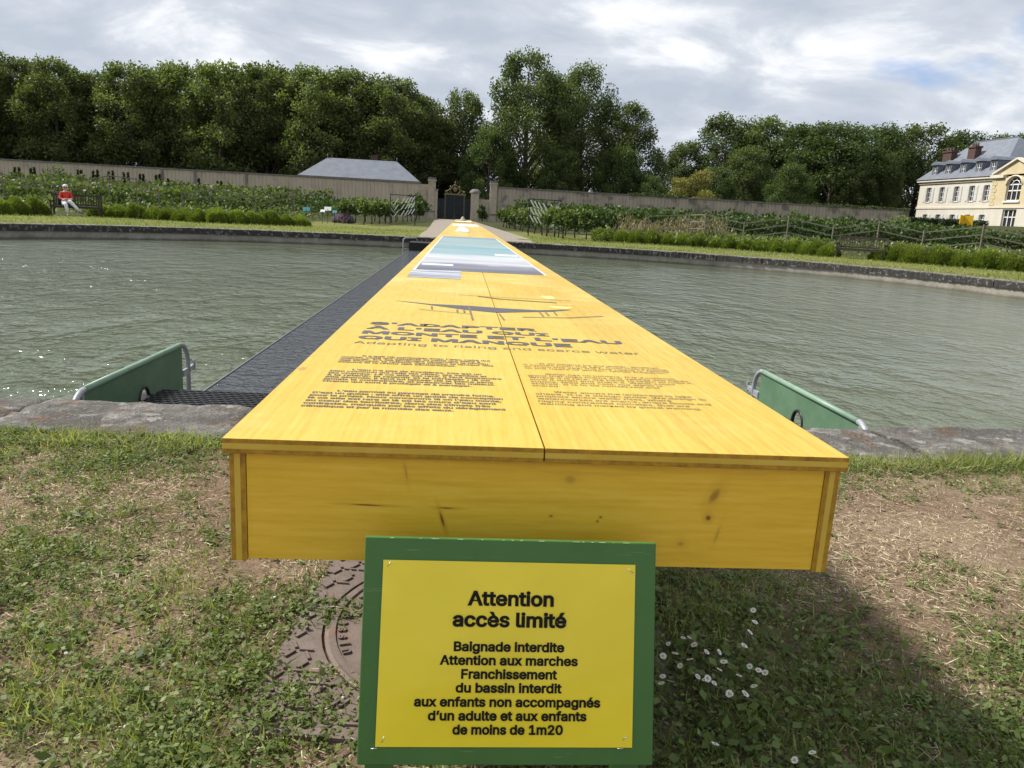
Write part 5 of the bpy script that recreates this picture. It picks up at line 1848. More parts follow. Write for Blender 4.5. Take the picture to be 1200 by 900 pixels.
    shrub('bright leafy shrub at the path side below the right pillar', 604, 268, 238, 40, 70, M['vine'], 37, 0.2, 2200)
    shrub('broad olive yellow bush rising behind the stained wall', 816, 235, 184, 78, 97, M['yellow_bush'], 38, 0.22, 14000)
    shrub('small green sprig topping the stained wall', 856, 236, 229.5, 16, 94, M['vine'], 39, 0.16, 500)


# ------------------------------------------------------------------ benches and the person
def make_bench(label, x, y, rz, z, w=2.0):
    root = thing('garden_bench', label, 'bench', (x, y, z), rz, 'timber garden benches')
    # local: front faces -y
    hw = w / 2
    m = M['bench_wood']
    for sx in (-1, 1):
        MB().box(sx * hw - 0.035, sx * hw + 0.035, -0.30, -0.23, 0, 0.64).build('leg', m, root)
        b = MB()
        b.bar((sx * hw, 0.23, 0), (sx * hw, 0.25, 0.45), 0.07, 0.07, up=(0, 1, 0))
        b.bar((sx * hw, 0.25, 0.45), (sx * hw, 0.34, 0.95), 0.07, 0.06, up=(0, 1, 0))
        b.build('leg', m, root)
        MB().box(sx * hw - 0.045, sx * hw + 0.045, -0.34, 0.27, 0.643, 0.68).build('armrest', m, root)
        MB().box(sx * hw - 0.025, sx * hw + 0.025, -0.229, 0.20, 0.36, 0.42).build('seat_rail', m, root)
    s = MB()
    for i in range(6):
        yy = -0.29 + i * 0.092
        s.box(-hw + 0.037, hw - 0.037, yy, yy + 0.07, 0.425, 0.45)
    s.box(-hw + 0.037, hw - 0.037, -0.285, -0.25, 0.34, 0.424)
    s.build('seat', m, root)
    b = MB()
    b.bar((-hw + 0.03, 0.335, 0.92), (hw - 0.03, 0.335, 0.92), 0.04, 0.09)
    b.bar((-hw + 0.03, 0.262, 0.50), (hw - 0.03, 0.262, 0.50), 0.04, 0.07)
    n = 17
    for i in range(n):
        xx = -hw + 0.1 + (w - 0.2) * i / (n - 1)
        b.bar((xx, 0.266, 0.53), (xx, 0.329, 0.88), 0.05, 0.018, up=(0, 1, 0))
    b.build('backrest', m, root)
    return root


def skin_mesh(name, pts, edges, mat, parent, sub=2):
    """one continuous tapered surface grown over a skeleton: pts = (x, y, z, r)"""
    me = bpy.data.meshes.new(name)
    me.from_pydata([p[:3] for p in pts], edges, [])
    o = bpy.data.objects.new(name, me)
    COL.objects.link(o)
    sk = o.modifiers.new('skin', 'SKIN')
    sk.use_smooth_shade = True
    for i, p in enumerate(pts):
        r = p[3]
        me.skin_vertices[0].data[i].radius = r if isinstance(r, tuple) else (r, r)
        me.skin_vertices[0].data[i].use_root = (i == 0)
    ss = o.modifiers.new('sub', 'SUBSURF')
    ss.levels = sub
    ss.render_levels = sub
    bpy.context.view_layer.update()
    dg = bpy.context.evaluated_depsgraph_get()
    m2 = bpy.data.meshes.new_from_object(o.evaluated_get(dg))
    bpy.data.objects.remove(o)
    bpy.data.meshes.remove(me)
    m2.name = name
    m2.materials.clear()
    m2.materials.append(mat)
    o = bpy.data.objects.new(name, m2)
    COL.objects.link(o)
    o.parent = parent
    return o


def build_person(bench):
    bx, by, bz = bench.location
    rz = bench.rotation_euler.z
    off = Matrix.Rotation(rz, 3, 'Z') @ Vector((-0.40, 0.0, 0))
    root = thing('person', 'person in a red jacket, white trousers and sunglasses reading on the bench', 'person', (bx + off.x, by + off.y, bz), rz + 0.28)
    # local frame: facing -y, seat top 0.45; crossed right over left leg, foot out to the right
    S = [(0, 0.02, 0.56, 0.115), (0, 0.06, 0.72, 0.125), (0, 0.09, 0.90, 0.135), (0, 0.085, 1.02, 0.10), (0, 0.06, 1.10, 0.05), (0, 0.03, 1.17, 0.055)]
    # head
    S += [(0, 0.025, 1.23, 0.092), (0, 0.03, 1.31, 0.078)]
    E = [(0, 1), (1, 2), (2, 3), (3, 4), (4, 5), (5, 6), (6, 7)]
    def limb(start, pts):
        i = start
        for p in pts:
            S.append(p)
            E.append((i, len(S) - 1))
            i = len(S) - 1
    limb(3, [(-0.17, 0.08, 1.0, 0.055), (-0.24, 0.0, 0.78, 0.042), (-0.10, -0.20, 0.68, 0.030), (-0.05, -0.27, 0.69, 0.028)])
    limb(3, [(0.17, 0.08, 1.0, 0.055), (0.25, 0.02, 0.78, 0.042), (0.16, -0.22, 0.69, 0.030), (0.11, -0.28, 0.70, 0.028)])
    limb(0, [(-0.09, -0.02, 0.54, 0.095), (-0.06, -0.44, 0.53, 0.065), (-0.02, -0.50, 0.30, 0.052), (0.0, -0.47, 0.09, 0.034), (0.0, -0.60, 0.04, 0.030)])
    limb(0, [(0.10, -0.02, 0.55, 0.095), (0.10, -0.46, 0.66, 0.068), (0.30, -0.58, 0.42, 0.052), (0.44, -0.62, 0.24, 0.034), (0.56, -0.68, 0.20, 0.030)])
    skin_mesh('body', S, E, M['skin'], root)
    # face
    f = MB()
    f.ball((0, -0.075, 1.225), (0.014, 0.02, 0.018), 8, 6)
    f.build('nose', M['skin'], root)
    MB().box(-0.03, 0.03, -0.072, -0.066, 1.177, 1.187).build('mouth', M['red_cloth'], root)
    gl = MB()
    for sx in (-1, 1):
        gl.ball((sx * 0.038, -0.068, 1.255), (0.033, 0.016, 0.026), 10, 6)
        gl.bar((sx * 0.06, -0.06, 1.262), (sx * 0.088, 0.03, 1.262), 0.008, 0.010)
    gl.build('sunglasses', M['lens'], root)
    h = MB()
    h.ball((0, 0.045, 1.295), (0.112, 0.118, 0.092), 14, 10)
    h.ball((0, 0.09, 1.22), (0.105, 0.07, 0.10), 12, 8)
    h.build('hair', M['hair'], root)
    for sx in (-1, 1):
        MB().ball((sx * 0.093, 0.03, 1.225), (0.015, 0.024, 0.032), 8, 6).build('ear', M['skin'], root)
    # clothes follow the body
    J = [(0, 0.02, 0.53, 0.150), (0, 0.06, 0.72, 0.152), (0, 0.09, 0.90, 0.160), (0, 0.085, 1.03, 0.120), (0, 0.065, 1.09, 0.078)]
    JE = [(0, 1), (1, 2), (2, 3), (3, 4)]
    for sx in (-1, 1):
        i = 3
        for p in ((sx * 0.17, 0.08, 1.0, 0.078), (sx * 0.245, 0.01, 0.78, 0.062), (sx * 0.19, -0.12, 0.71, 0.050)):
            J.append(p)
            JE.append((i, len(J) - 1))
            i = len(J) - 1
    skin_mesh('jacket', J, JE, M['red_cloth'], root)
    T = [(0, 0.03, 0.55, 0.135), (-0.09, -0.02, 0.54, 0.115), (-0.06, -0.44, 0.53, 0.085), (-0.02, -0.50, 0.30, 0.074), (0.0, -0.475, 0.12, 0.064),
         (0.10, -0.02, 0.55, 0.115), (0.10, -0.46, 0.66, 0.088), (0.30, -0.58, 0.42, 0.074), (0.42, -0.615, 0.27, 0.062)]
    TE = [(0, 1), (1, 2), (2, 3), (3, 4), (0, 5), (5, 6), (6, 7), (7, 8)]
    skin_mesh('trousers', T, TE, M['white_cloth'], root)
    for p, q in (((0, -0.44, 0.022), (0.0, -0.66, 0.022)), ((0.44, -0.61, 0.20), (0.60, -0.71, 0.155))):
        MB().tube([p, q], [0.045, 0.036], 8).build('sandal', M['shoe'], root)
    fg = MB()
    for hx, hy, hz in ((-0.05, -0.28, 0.69), (0.11, -0.29, 0.70)):
        sx = 1 if hx < 0 else -1
        for k in range(4):
            fg.tube([(hx, hy, hz + 0.004), (hx + sx * (0.03 + 0.004 * k), hy - 0.03 + 0.018 * k, hz + 0.03), (hx + sx * (0.055 + 0.003 * k), hy - 0.035 + 0.018 * k, hz + 0.015)], [0.011, 0.009, 0.007], 6)
        fg.tube([(hx, hy, hz), (hx + sx * 0.01, hy + 0.045, hz + 0.025), (hx + sx * 0.03, hy + 0.06, hz + 0.02)], [0.012, 0.010, 0.008], 6)
    fg.build('fingers', M['skin'], root)
    R3 = Matrix.Rotation(rz, 3, 'Z')
    p = Vector(root.location) + Matrix.Rotation(rz + 0.28, 3, 'Z') @ Vector((0.05, -0.34, 0.735))
    pp = thing('reading_sheet', 'white sheet of paper held in the lap of the person on the bench', 'paper', p, rz + 0.28)
    b = MB()
    b.add([(-0.17, -0.10, 0.02), (0, -0.10, 0.0), (0.17, -0.10, 0.025), (0.17, 0.12, 0.035), (0, 0.12, 0.008), (-0.17, 0.12, 0.03)], [(0, 1, 4, 5), (1, 2, 3, 4)])
    b.add([(-0.17, -0.10, 0.014), (0, -0.10, -0.006), (0.17, -0.10, 0.019), (0.17, 0.12, 0.029), (0, 0.12, 0.002), (-0.17, 0.12, 0.024)], [(5, 4, 1, 0), (4, 3, 2, 1)])
    b.build('pages', M['white_plate'], pp)
    q = Vector((bx, by, bz)) + R3 @ Vector((-0.68, 0.06, 0.45))
    bag = thing('shoulder_bag', 'dark navy bag propped on the bench beside the person', 'bag', q, rz)
    bb = MB().ball((0, 0.06, 0.22), (0.12, 0.11, 0.23), 12, 8)
    bb.build('bag_body', M['navy'], bag)
    MB().tube([(-0.1, 0.05, 0.38), (-0.06, 0.1, 0.52), (0.06, 0.1, 0.52), (0.1, 0.05, 0.38)], 0.014, 6).build('strap', M['navy'], bag)


def build_benches():
    x0, y0 = on_z(66, 252.3, 0.1)
    x1, y1 = on_z(111.5, 254.2, 0.1)
    c = ((x0 + x1) / 2, (y0 + y1) / 2)
    Y = 36.6
    xa, za = at_y(64.5, 252.5, Y)
    xb, zb = at_y(111, 254, Y + 0.5)
    cx, cy = (xa + xb) / 2, Y + 0.45
    b = make_bench('dark timber bench occupied by the reading person in red', cx, cy, 0.22, gzf(cx, cy), 1.95)
    build_person(b)
    xa, za = at_y(984.5, 301.5, 33.6)
    xb, zb = at_y(1024, 305.6, 32.2)
    cx, cy = (xa + xb) / 2 + 0.25, 33.1
    make_bench('empty dark timber bench by the right lawn', cx, cy, -0.62, gzf(cx, cy), 1.95)


# ------------------------------------------------------------------ garden walls, gate, outbuilding
def build_walls():
    top = 4.42
    root = thing('garden_wall', 'long pale striped garden wall left of the gate', 'wall', (-34, 92, 0))
    MB().box(-90, -5.0, 92, 92.5, -0.2, top - 0.14).build('wall_face', M['wall_left'], root, world=True)
    MB().box(-90, -5.0, 91.9, 92.6, top - 0.137, top).build('coping', M['cap_stone'], root, world=True)
    for x in (-33.8, -30.2, -24.5, -52, -66):
        MB().box(x - 0.12, x + 0.12, 91.86, 91.998, 2.2, top - 0.16).build('downpipe', M['cap_stone'], root, world=True)
    MB().box(-5.0, -3.95, 92.1, 92.5, 0, 4.25).build('end_section', M['pillar'], root, world=True)
    root = thing('garden_wall', 'stained garden wall right of the gate', 'wall', (28, 92, 0))
    MB().box(4.05, 54, 92, 92.5, -0.2, top - 0.14).build('wall_face', M['wall_right'], root, world=True)
    MB().box(4.05, 54, 91.9, 92.6, top - 0.137, top).build('coping', M['cap_stone'], root, world=True)
    rng = np.random.default_rng(3)
    ivy = []
    for x0, x1, dens in ((19.5, 26.5, 900), (42, 54, 1300)):
        x = rng.uniform(x0, x1, dens)
        P = np.stack([x, rng.uniform(91.8, 92.6, dens), top + rng.uniform(-0.12, 0.28, dens) * fbm(x, x * 0, 0.7, 2)], 1)
        ivy.append(kites(P, 0.2, 0.15, np.array([0, -0.3, 0.1]), 0.8, None, rng))
    A = join_np(ivy)
    tag(np_mesh('ivy', A[0], A[1], M['hedge'], tint=A[2]), 'ivy creeping along the top of the stained wall', 'ivy', kind='stuff')
    # pillars
    def pillar(label, x0, x1, y0, y1, h, group='stone gate pillars'):
        r = thing('gate_pillar', label, 'pillar', ((x0 + x1) / 2, (y0 + y1) / 2, 0.3), group=group)
        MB().box(x0, x1, y0, y1, 0.2, h - 0.42).build('shaft', M['pillar'], r, world=True)
        MB().box(x0 - 0.08, x1 + 0.08, y0 - 0.08, y1 + 0.08, h - 0.418, h - 0.25).build('capital', M['pillar'], r, world=True)
        MB().box(x0 - 0.02, x1 + 0.02, y0 - 0.02, y1 + 0.02, h - 0.248, h).build('cap', M['cap_stone'], r, world=True)
        MB().box(x0 - 0.06, x1 + 0.06, y0 - 0.06, y1 + 0.06, 1.15, 1.32).build('moulding', M['cap_stone'], r, world=True)
    pillar('tall stone pillar at the left end of the gate', -3.95, -3.12, 91.7, 92.6, 5.05)
    pillar('tall stone pillar at the right end of the gate opening', 3.2, 4.0, 91.7, 92.6, 5.05)
    r = thing('gate_pier', 'broad lower stone pier on the right side of the gate', 'pier', (1.5, 92, 0.3))
    MB().box(1.02, 1.95, 91.4, 92.4, 0.2, 3.55).build('shaft', M['pillar'], r, world=True)
    MB().lathe([(0.0, 0.46), (0.28, 0.44), (0.52, 0.30), (0.66, 0.10), (0.66, 0.0)], (1.48, 91.9, 3.552), 20).build('cap', M['cap_stone'], r, world=True)
    MB().box(1.96, 3.15, 92.05, 92.4, 0.2, 2.9).build('side_wall', M['pillar'], r, world=True)
    r = thing('gate_pier', 'narrow lower stone pier on the left side of the gate', 'pier', (-3, 92, 0.3))
    MB().box(-3.1, -2.86, 91.6, 92.4, 0.2, 3.6).build('shaft', M['pillar'], r, world=True)
    MB().box(-3.12, -2.8, 91.55, 92.45, 3.603, 3.78).build('cap', M['cap_stone'], r, world=True)
    # wrought iron gate with gilded crest
    gx0, gx1 = -2.84, 1.0
    gate = thing('iron_gate', 'black wrought iron gate with a gilded scrolled crest', 'gate', ((gx0 + gx1) / 2, 91.9, 0.4))
    Y = 91.9
    z0, z1 = 0.42, 3.15
    for a, b, top_ in ((gx0, -1.95, 2.75), (-1.95, -0.86, z1), (-0.86, 0.24, z1), (0.24, gx1, 2.75)):
        m = MB()
        for x in (a + 0.03, b - 0.03):
            m.box(x - 0.025, x + 0.025, Y - 0.025, Y + 0.025, z0, top_)
        for z in (z0 + 0.05, z0 + 0.75, top_ - 0.04):
            m.box(a + 0.055, b - 0.055, Y - 0.02, Y + 0.02, z - 0.03, z + 0.03)
        k = int((b - a) / 0.075)
        for i in range(1, k):
            x = a + (b - a) * i / k
            m.box(x - 0.016, x + 0.016, Y - 0.045, Y - 0.021, z0 + 0.08, top_ - 0.08)
        m.box(a + 0.06, b - 0.06, Y + 0.03, Y + 0.045, z0 + 0.06, top_ - 0.1)
        m.build('gate_leaf' if top_ == z1 else 'side_grille', M['gate_iron'], gate, world=True)
    for x in (-1.95, 0.24):
        MB().box(x - 0.09, x + 0.09, Y - 0.1, Y + 0.1, z0, 3.2).build('gate_post', M['bronze'], gate, world=True)
    MB().box(-2.1, 0.4, Y - 0.12, Y + 0.12, 3.203, 3.36).build('lintel', M['gold'], gate, world=True)
    cr = MB()
    c = -0.86
    for sx in (-1, 1):
        pts = [(c + sx * (0.25 + 0.32 * math.cos(t)), Y, 3.68 + 0.30 * math.sin(t)) for t in np.linspace(-1.4, 2.9, 14)]
        cr.tube(pts, 0.05, 6)
        pts = [(c + sx * (0.80 + 0.17 * math.cos(t)), Y, 3.55 + 0.16 * math.sin(t)) for t in np.linspace(-2.2, 2.6, 12)]
        cr.tube(pts, 0.05, 6)
        cr.tube([(c + sx * 0.95, Y, 3.37), (c + sx * 0.9, Y, 3.6), (c + sx * 0.5, Y, 3.95), (c + sx * 0.15, Y, 4.35)], 0.045, 6)
        cr.ball((c + sx * 1.05, Y, 3.55), (0.11, 0.08, 0.16), 8, 6)
        cr.ball((c + sx * 0.52, Y, 4.12), (0.10, 0.08, 0.13), 8, 6)
    cr.ball((c, Y, 3.86), (0.25, 0.09, 0.30), 12, 8)
    cr.ball((c, Y, 4.32), (0.16, 0.1, 0.14), 10, 6)
    cr.tube([(c, Y, 4.4), (c, Y, 4.75)], [0.10, 0.02], 8)
    cr.build('crest', M['gold'], gate, world=True)
    # slate roofed outbuilding behind the wall
    r = thing('outbuilding', 'low outbuilding with a grey hipped slate roof behind the striped wall', 'outbuilding', (-12, 97, 0))
    MB().box(-18.6, -5.3, 93.2, 100.2, 0, 4.55).build('wall', M['wall_left'], r, world=True)
    e0, e1, f0, f1, ez = -19.0, -5.0, 92.75, 100.6, 4.5
    ra, rb, ry, rzz = -16.2, -8.0, 96.7, 6.85
    rf = MB()
    rf.add([(e0, f0, ez), (e1, f0, ez), (e1, f1, ez), (e0, f1, ez), (ra, ry, rzz), (rb, ry, rzz)],
           [(0, 1, 5, 4), (1, 2, 5), (2, 3, 4, 5), (3, 0, 4), (3, 2, 1, 0)])
    ro = rf.build('roof', M['slate'], r, world=True)
    MB().box(e0 - 0.03, e1 + 0.03, f0 - 0.06, f0 - 0.002, ez - 0.14, ez + 0.04).build('gutter', M['cap_stone'], ro, world=True)
    MB().box(-11.0, -10.4, 97.2, 97.8, 6.0, 7.5).build('chimney', M['brick'], ro, world=True)
    for x in (ra, rb):
        MB().tube([(x, ry, rzz - 0.02), (x, ry, rzz + 0.45)], [0.07, 0.03], 8).build('finial', M['slate'], ro, world=True)


# ------------------------------------------------------------------ mansion
def build_mansion():
    ux, uy = 0.0421, -0.99911
    rz = math.atan2(uy, ux)
    F = (67.95, 114.0)
    root = thing('mansion', 'cream stone manor house with slate roof, dormers and an ochre arched pavilion', 'mansion', (F[0], F[1], 0), rz)
    # local: x along the facade towards the viewer, y into the building, z up
    D = 12.0
    def B(name, x0, x1, y0, y1, z0, z1, mat, parent=root, bev=0.0):
        return MB().box(x0, x1, y0, y1, z0, z1).build(name, mat, parent, bevel=bev)
    zG, zF, zE = 1.5, 5.7, 9.25
    def facade(name, x0, x1, yf, opens, mat, z0, z1):
        """wall slab with real openings: opens = (x0, x1, z0, z1)"""
        mb = MB()
        xs = sorted({x0, x1} | {o[0] for o in opens} | {o[1] for o in opens})
        for a, b in zip(xs[:-1], xs[1:]):
            holes = sorted([(o[2], o[3]) for o in opens if o[0] <= a + 1e-6 and o[1] >= b - 1e-6])
            z = z0
            for h0, h1 in holes:
                if h0 > z + 1e-6: mb.box(a, b, yf, yf + 0.4, z, h0)
                z = h1
            if z < z1 - 1e-6: mb.box(a, b, yf, yf + 0.4, z, z1)
        return mb.build(name, mat, root)
    def window(xc, w, z0, z1, yf, shutters=True, sill=True, mat_frame=None):
        f = MB()
        t = 0.07
        f.box(xc - w / 2, xc - w / 2 + t, yf + 0.18, yf + 0.24, z0, z1)
        f.box(xc + w / 2 - t, xc + w / 2, yf + 0.18, yf + 0.24, z0, z1)
        f.box(xc - 0.04, xc + 0.04, yf + 0.18, yf + 0.24, z0 + t, z1 - t)
        f.box(xc - w / 2 + t, xc + w / 2 - t, yf + 0.18, yf + 0.24, z1 - t, z1)
        f.box(xc - w / 2 + t, xc + w / 2 - t, yf + 0.18, yf + 0.24, z0, z0 + t)
        for k in (1, 2):
            z = z0 + (z1 - z0) * k / 3
            f.box(xc - w / 2 + t, xc - 0.042, yf + 0.19, yf + 0.23, z - 0.025, z + 0.025)
            f.box(xc + 0.042, xc + w / 2 - t, yf + 0.19, yf + 0.23, z - 0.025, z + 0.025)
        wo = f.build('window', M['white_paint'], root)
        B('pane', xc - w / 2, xc + w / 2, yf + 0.25, yf + 0.28, z0, z1, M['glass'], wo)
        if sill:
            B('sill', xc - w / 2 - 0.08, xc + w / 2 + 0.08, yf - 0.07, yf + 0.17, z0 - 0.10, z0 - 0.002, M['trim'], wo)
        if shutters:
            for sx in (-1, 1):
                xa = xc + sx * (w / 2 + 0.04)
                xb = xc + sx * (w / 2 + 0.62)
                lo, hi = min(xa, xb), max(xa, xb)
                s = MB()
                s.box(lo, hi, yf - 0.06, yf - 0.012, z0, z1)
                for q0, q1 in ((0.06, 0.36), (0.42, 0.66), (0.72, 0.95)):
                    s.box(lo + 0.09, hi - 0.09, yf - 0.075, yf - 0.061, z0 + (z1 - z0) * q0, z0 + (z1 - z0) * q1)
                s.build('shutter', M['shutter'], root)
        return wo
    wx = [2.35, 5.3, 8.4, 11.5, 14.3]
    w = 1.0
    ops = [(x - w / 2, x + w / 2, 6.4, 8.45) for x in wx] + [(x - w / 2, x + w / 2, 2.75, 4.65) for x in wx]
    facade('wall', 0, 15.55, 0, ops, M['cream'], zG, zE)
    for x in wx:
        window(x, w, 6.4, 8.45, 0)
        window(x, w, 2.75, 4.65, 0)
    B('wall', 0.0, 0.4, 0.402, D, zG, zE, M['cream'])
    B('wall', 0.402, 40, D - 0.4, D, zG, zE, M['cream'])
    B('inner_floor', 0.41, 40, 0.9, D - 0.41, zF - 0.3, zF, M['glass'])
    B('string_course', -0.08, 15.55, -0.10, -0.003, 5.45, 5.72, M['trim'])
    B('cornice', -0.15, 15.55, -0.16, -0.003, 8.95, 9.25, M['trim'])
    B('cornice', -0.35, 15.55, -0.38, D + 0.2, 9.253, 9.55, M['trim'])
    # main hipped roof
    r = MB()
    e0, e1, f0, f1, ez = -0.5, 17.0, -0.5, D + 0.4, 9.555
    ra, rb, ry, rz_ = 2.2, 10.8, 6.0, 15.2
    r.add([(e0, f0, ez), (e1, f0, ez), (e1, f1, ez), (e0, f1, ez), (ra, ry, rz_), (rb, ry, rz_)], [(0, 1, 5, 4), (1, 2, 5), (2, 3, 4, 5), (3, 0, 4), (3, 2, 1, 0)])
    roof = r.build('roof', M['slate'], root)
    MB().bar((ra, ry, rz_ + 0.03), (rb, ry, rz_ + 0.03), 0.2, 0.12).build('ridge_cap', M['slate'], roof)
    # dormers
    for x in wx:
        d = MB()
        yb = 0.35
        z0 = 9.75
        d.box(x - 0.62, x - 0.42, yb, yb + 0.3, z0, z0 + 1.9)
        d.box(x + 0.42, x + 0.62, yb, yb + 0.3, z0, z0 + 1.9)
        d.box(x - 0.42, x + 0.42, yb, yb + 0.3, z0 + 1.65, z0 + 1.9)
        d.box(x - 0.62, x + 0.62, yb + 0.301, yb + 2.9, z0 + 0.2, z0 + 1.9)
        do = d.build('dormer', M['slate'], roof)
        rr = MB()
        rr.profile([(x - 0.85, z0 + 1.9), (x + 0.85, z0 + 1.9), (x + 0.45, z0 + 2.25), (x, z0 + 2.42), (x - 0.45, z0 + 2.25)], yb - 0.2, yb + 3.0, 'y')
        rr.build('dormer_roof', M['slate'], roof)
        fr = MB()
        for a, b, c_, e in ((-0.42, -0.34, 0, 1.65), (0.34, 0.42, 0, 1.65), (-0.04, 0.04, 0.08, 1.57), (-0.34, 0.34, 1.57, 1.65), (-0.34, 0.34, 0.0, 0.08)):
            fr.box(x + a, x + b, yb + 0.1, yb + 0.16, z0 + c_, z0 + e)
        for k in (1, 2):
            fr.box(x - 0.34, x - 0.042, yb + 0.11, yb + 0.15, z0 + 0.53 * k - 0.03, z0 + 0.53 * k + 0.03)
            fr.box(x + 0.042, x + 0.34, yb + 0.11, yb + 0.15, z0 + 0.53 * k - 0.03, z0 + 0.53 * k + 0.03)
        fr.build('dormer_window', M['white_paint'], roof)
        B('dormer_pane', x - 0.42, x + 0.42, yb + 0.17, yb + 0.19, z0, z0 + 1.65, M['glass'], roof)
        B('dormer_sill', x - 0.5, x + 0.5, yb - 0.08, yb + 0.09, z0 - 0.10, z0 - 0.002, M['white_paint'], roof)
    # chimneys
    for x0, x1, y0, y1, z0, z1 in ((0.3, 2.2, 2.6, 3.5, 10.5, 14.0), (5.7, 7.2, 2.6, 3.5, 11.5, 14.25), (20.8, 22.6, 1.6, 2.6, 9.0, 13.6)):
        ch = MB()
        ch.box(x0, x1, y0, y1, z0, z1 - 0.35)
        ch.box(x0 - 0.12, x1 + 0.12, y0 - 0.12, y1 + 0.12, z1 - 0.349, z1 - 0.12)
        co = ch.build('chimney', M['brick'], roof)
        for k in range(3):
            xx = x0 + (x1 - x0) * (k + 0.5) / 3
            MB().lathe([(0.17, 0), (0.13, 0.45), (0.0, 0.45)], (xx, (y0 + y1) / 2, z1 - 0.12), 10).build('chimney_pot', M['brick'], roof)
    # ochre pavilion with an arched window and pediment
    P0, P1, yf = 15.6, 23.4, -0.35
    pc = (P0 + P1) / 2
    aw, az0, az1 = 2.5, 6.35, 8.35
    dw, dz0, dz1 = 2.35, 3.0, 5.30
    mb = MB()
    mb.box(P0, pc - aw / 2 - 0.0, yf, yf + 0.4, 5.72, 9.2)
    mb.box(pc + aw / 2, P1, yf, yf + 0.4, 5.72, 9.2)
    mb.box(pc - aw / 2, pc + aw / 2, yf, yf + 0.4, 5.72, az0)
    n = 16
    arch = [(pc + aw / 2 * math.cos(t), az1 - 0.05 + aw / 2 * 0.78 * math.sin(t)) for t in np.linspace(0, PI, n + 1)]
    for i in range(n):
        (xa, za), (xb, zb) = arch[i], arch[i + 1]
        zt = 9.35
        if max(za, zb) < zt:
            vs = [(xa, yf, za), (xb, yf, zb), (xb, yf, zt), (xa, yf, zt), (xa, yf + 0.4, za), (xb, yf + 0.4, zb), (xb, yf + 0.4, zt), (xa, yf + 0.4, zt)]
            mb.add(vs, [(0, 3, 2, 1), (4, 5, 6, 7), (0, 1, 5, 4), (2, 3, 7, 6)])
    mb.build('pavilion_wall', M['ochre'], root)
    mb = MB()
    mb.box(P0, pc - dw / 2, yf, yf + 0.4, zG, 5.45)
    mb.box(pc + dw / 2, P1, yf, yf + 0.4, zG, 5.45)
    mb.box(pc - dw / 2, pc + dw / 2, yf, yf + 0.4, dz1, 5.45)
    mb.box(pc - dw / 2, pc + dw / 2, yf, yf + 0.4, zG, dz0)
    mb.build('pavilion_wall', M['cream'], root)
    B('string_course', P0 - 0.08, P1 + 0.08, yf - 0.1, yf + 0.38, 5.453, 5.717, M['trim'])
    for x in (P0 + 0.02, P1 - 0.92):
        q = MB()
        for k in range(8):
            z = 5.8 + k * 0.42
            q.box(x, x + (0.9 if k % 2 == 0 else 0.65), yf - 0.045, yf - 0.004, z, z + 0.39)
        q.build('quoins', M['ochre'], root)
    B('cornice', P0 - 0.25, P0 + 2.1, yf - 0.3, yf + 0.4, 9.203, 9.6, M['trim'])
    B('cornice', P1 - 2.1, P1 + 0.25, yf - 0.3, yf + 0.4, 9.203, 9.6, M['trim'])
    ped = MB()
    ped.profile([(P0 + 0.0, 9.603), (P1 - 0.0, 9.603), (pc, 11.4)], yf + 0.02, yf + 0.4, 'y')
    ped.build('pediment', M['ochre'], root)
    tr = MB()
    tr.bar((P0 - 0.1, yf + 0.1, 9.72), (pc, yf + 0.1, 11.48), 0.7, 0.22)
    tr.bar((P1 + 0.1, yf + 0.1, 9.72), (pc, yf + 0.1, 11.48), 0.7, 0.22)
    tr.build('pediment_trim', M['trim'], root)
    pr = MB()
    pr.add([(P0 - 0.1, yf + 0.46, 9.86), (pc, yf + 0.46, 11.56), (P1 + 0.1, yf + 0.46, 9.86), (P0 - 0.1, 7, 9.86), (pc, 7, 11.56), (P1 + 0.1, 7, 9.86)],
           [(0, 1, 4, 3), (1, 2, 5, 4), (0, 2, 1), (3, 4, 5), (0, 3, 5, 2)])
    pr.build('pavilion_roof', M['slate'], root)
    # arched window joinery
    f = MB()
    yw = yf + 0.2
    t = 0.09
    for x in (pc - aw / 2 + t / 2, pc - aw / 6, pc + aw / 6, pc + aw / 2 - t / 2):
        f.box(x - t / 2, x + t / 2, yw, yw + 0.07, az0, az1)
    for z in (az0 + 0.045, az1 - 0.75, az1):
        f.box(pc - aw / 2 + t, pc + aw / 2 - t, yw + 0.071, yw + 0.12, z - 0.07, z + 0.07)
    for rr in (1.0, 0.5):
        pts = [(pc + (aw / 2 - 0.05) * rr * math.cos(a), yw + 0.03, az1 + 0.02 + (aw / 2 - 0.05) * 0.78 * rr * math.sin(a)) for a in np.linspace(0, PI, 15)]
        f.tube(pts, 0.055, 6)
    for a in (PI / 4, PI / 2, 3 * PI / 4):
        f.tube([(pc + 0.6 * math.cos(a), yw + 0.03, az1 + 0.02 + 0.47 * math.sin(a)), (pc + 1.2 * math.cos(a), yw + 0.03, az1 + 0.02 + 0.93 * math.sin(a))], 0.04, 6)
    wo = f.build('arched_window', M['white_paint'], root)
    g = MB()
    pts = [(pc + aw / 2 * math.cos(a), yf + 0.34, az1 - 0.05 + aw / 2 * 0.78 * math.sin(a)) for a in np.linspace(0, PI, 17)] + [(pc - aw / 2, yf + 0.34, az0), (pc + aw / 2, yf + 0.34, az0)]
    g.add(pts, [tuple(range(len(pts)))])
    g.build('pane', M['glass'], wo)
    B('sill', pc - aw / 2 - 0.15, pc + aw / 2 + 0.15, yf - 0.15, yf + 0.19, az0 - 0.22, az0 - 0.003, M['white_paint'], wo)
    ar = MB()
    pts = [(pc + (aw / 2 + 0.12) * math.cos(a), yf - 0.03, az1 - 0.05 + (aw / 2 * 0.78 + 0.12) * math.sin(a)) for a in np.linspace(0, PI, 17)]
    ar.tube(pts, 0.11, 6)
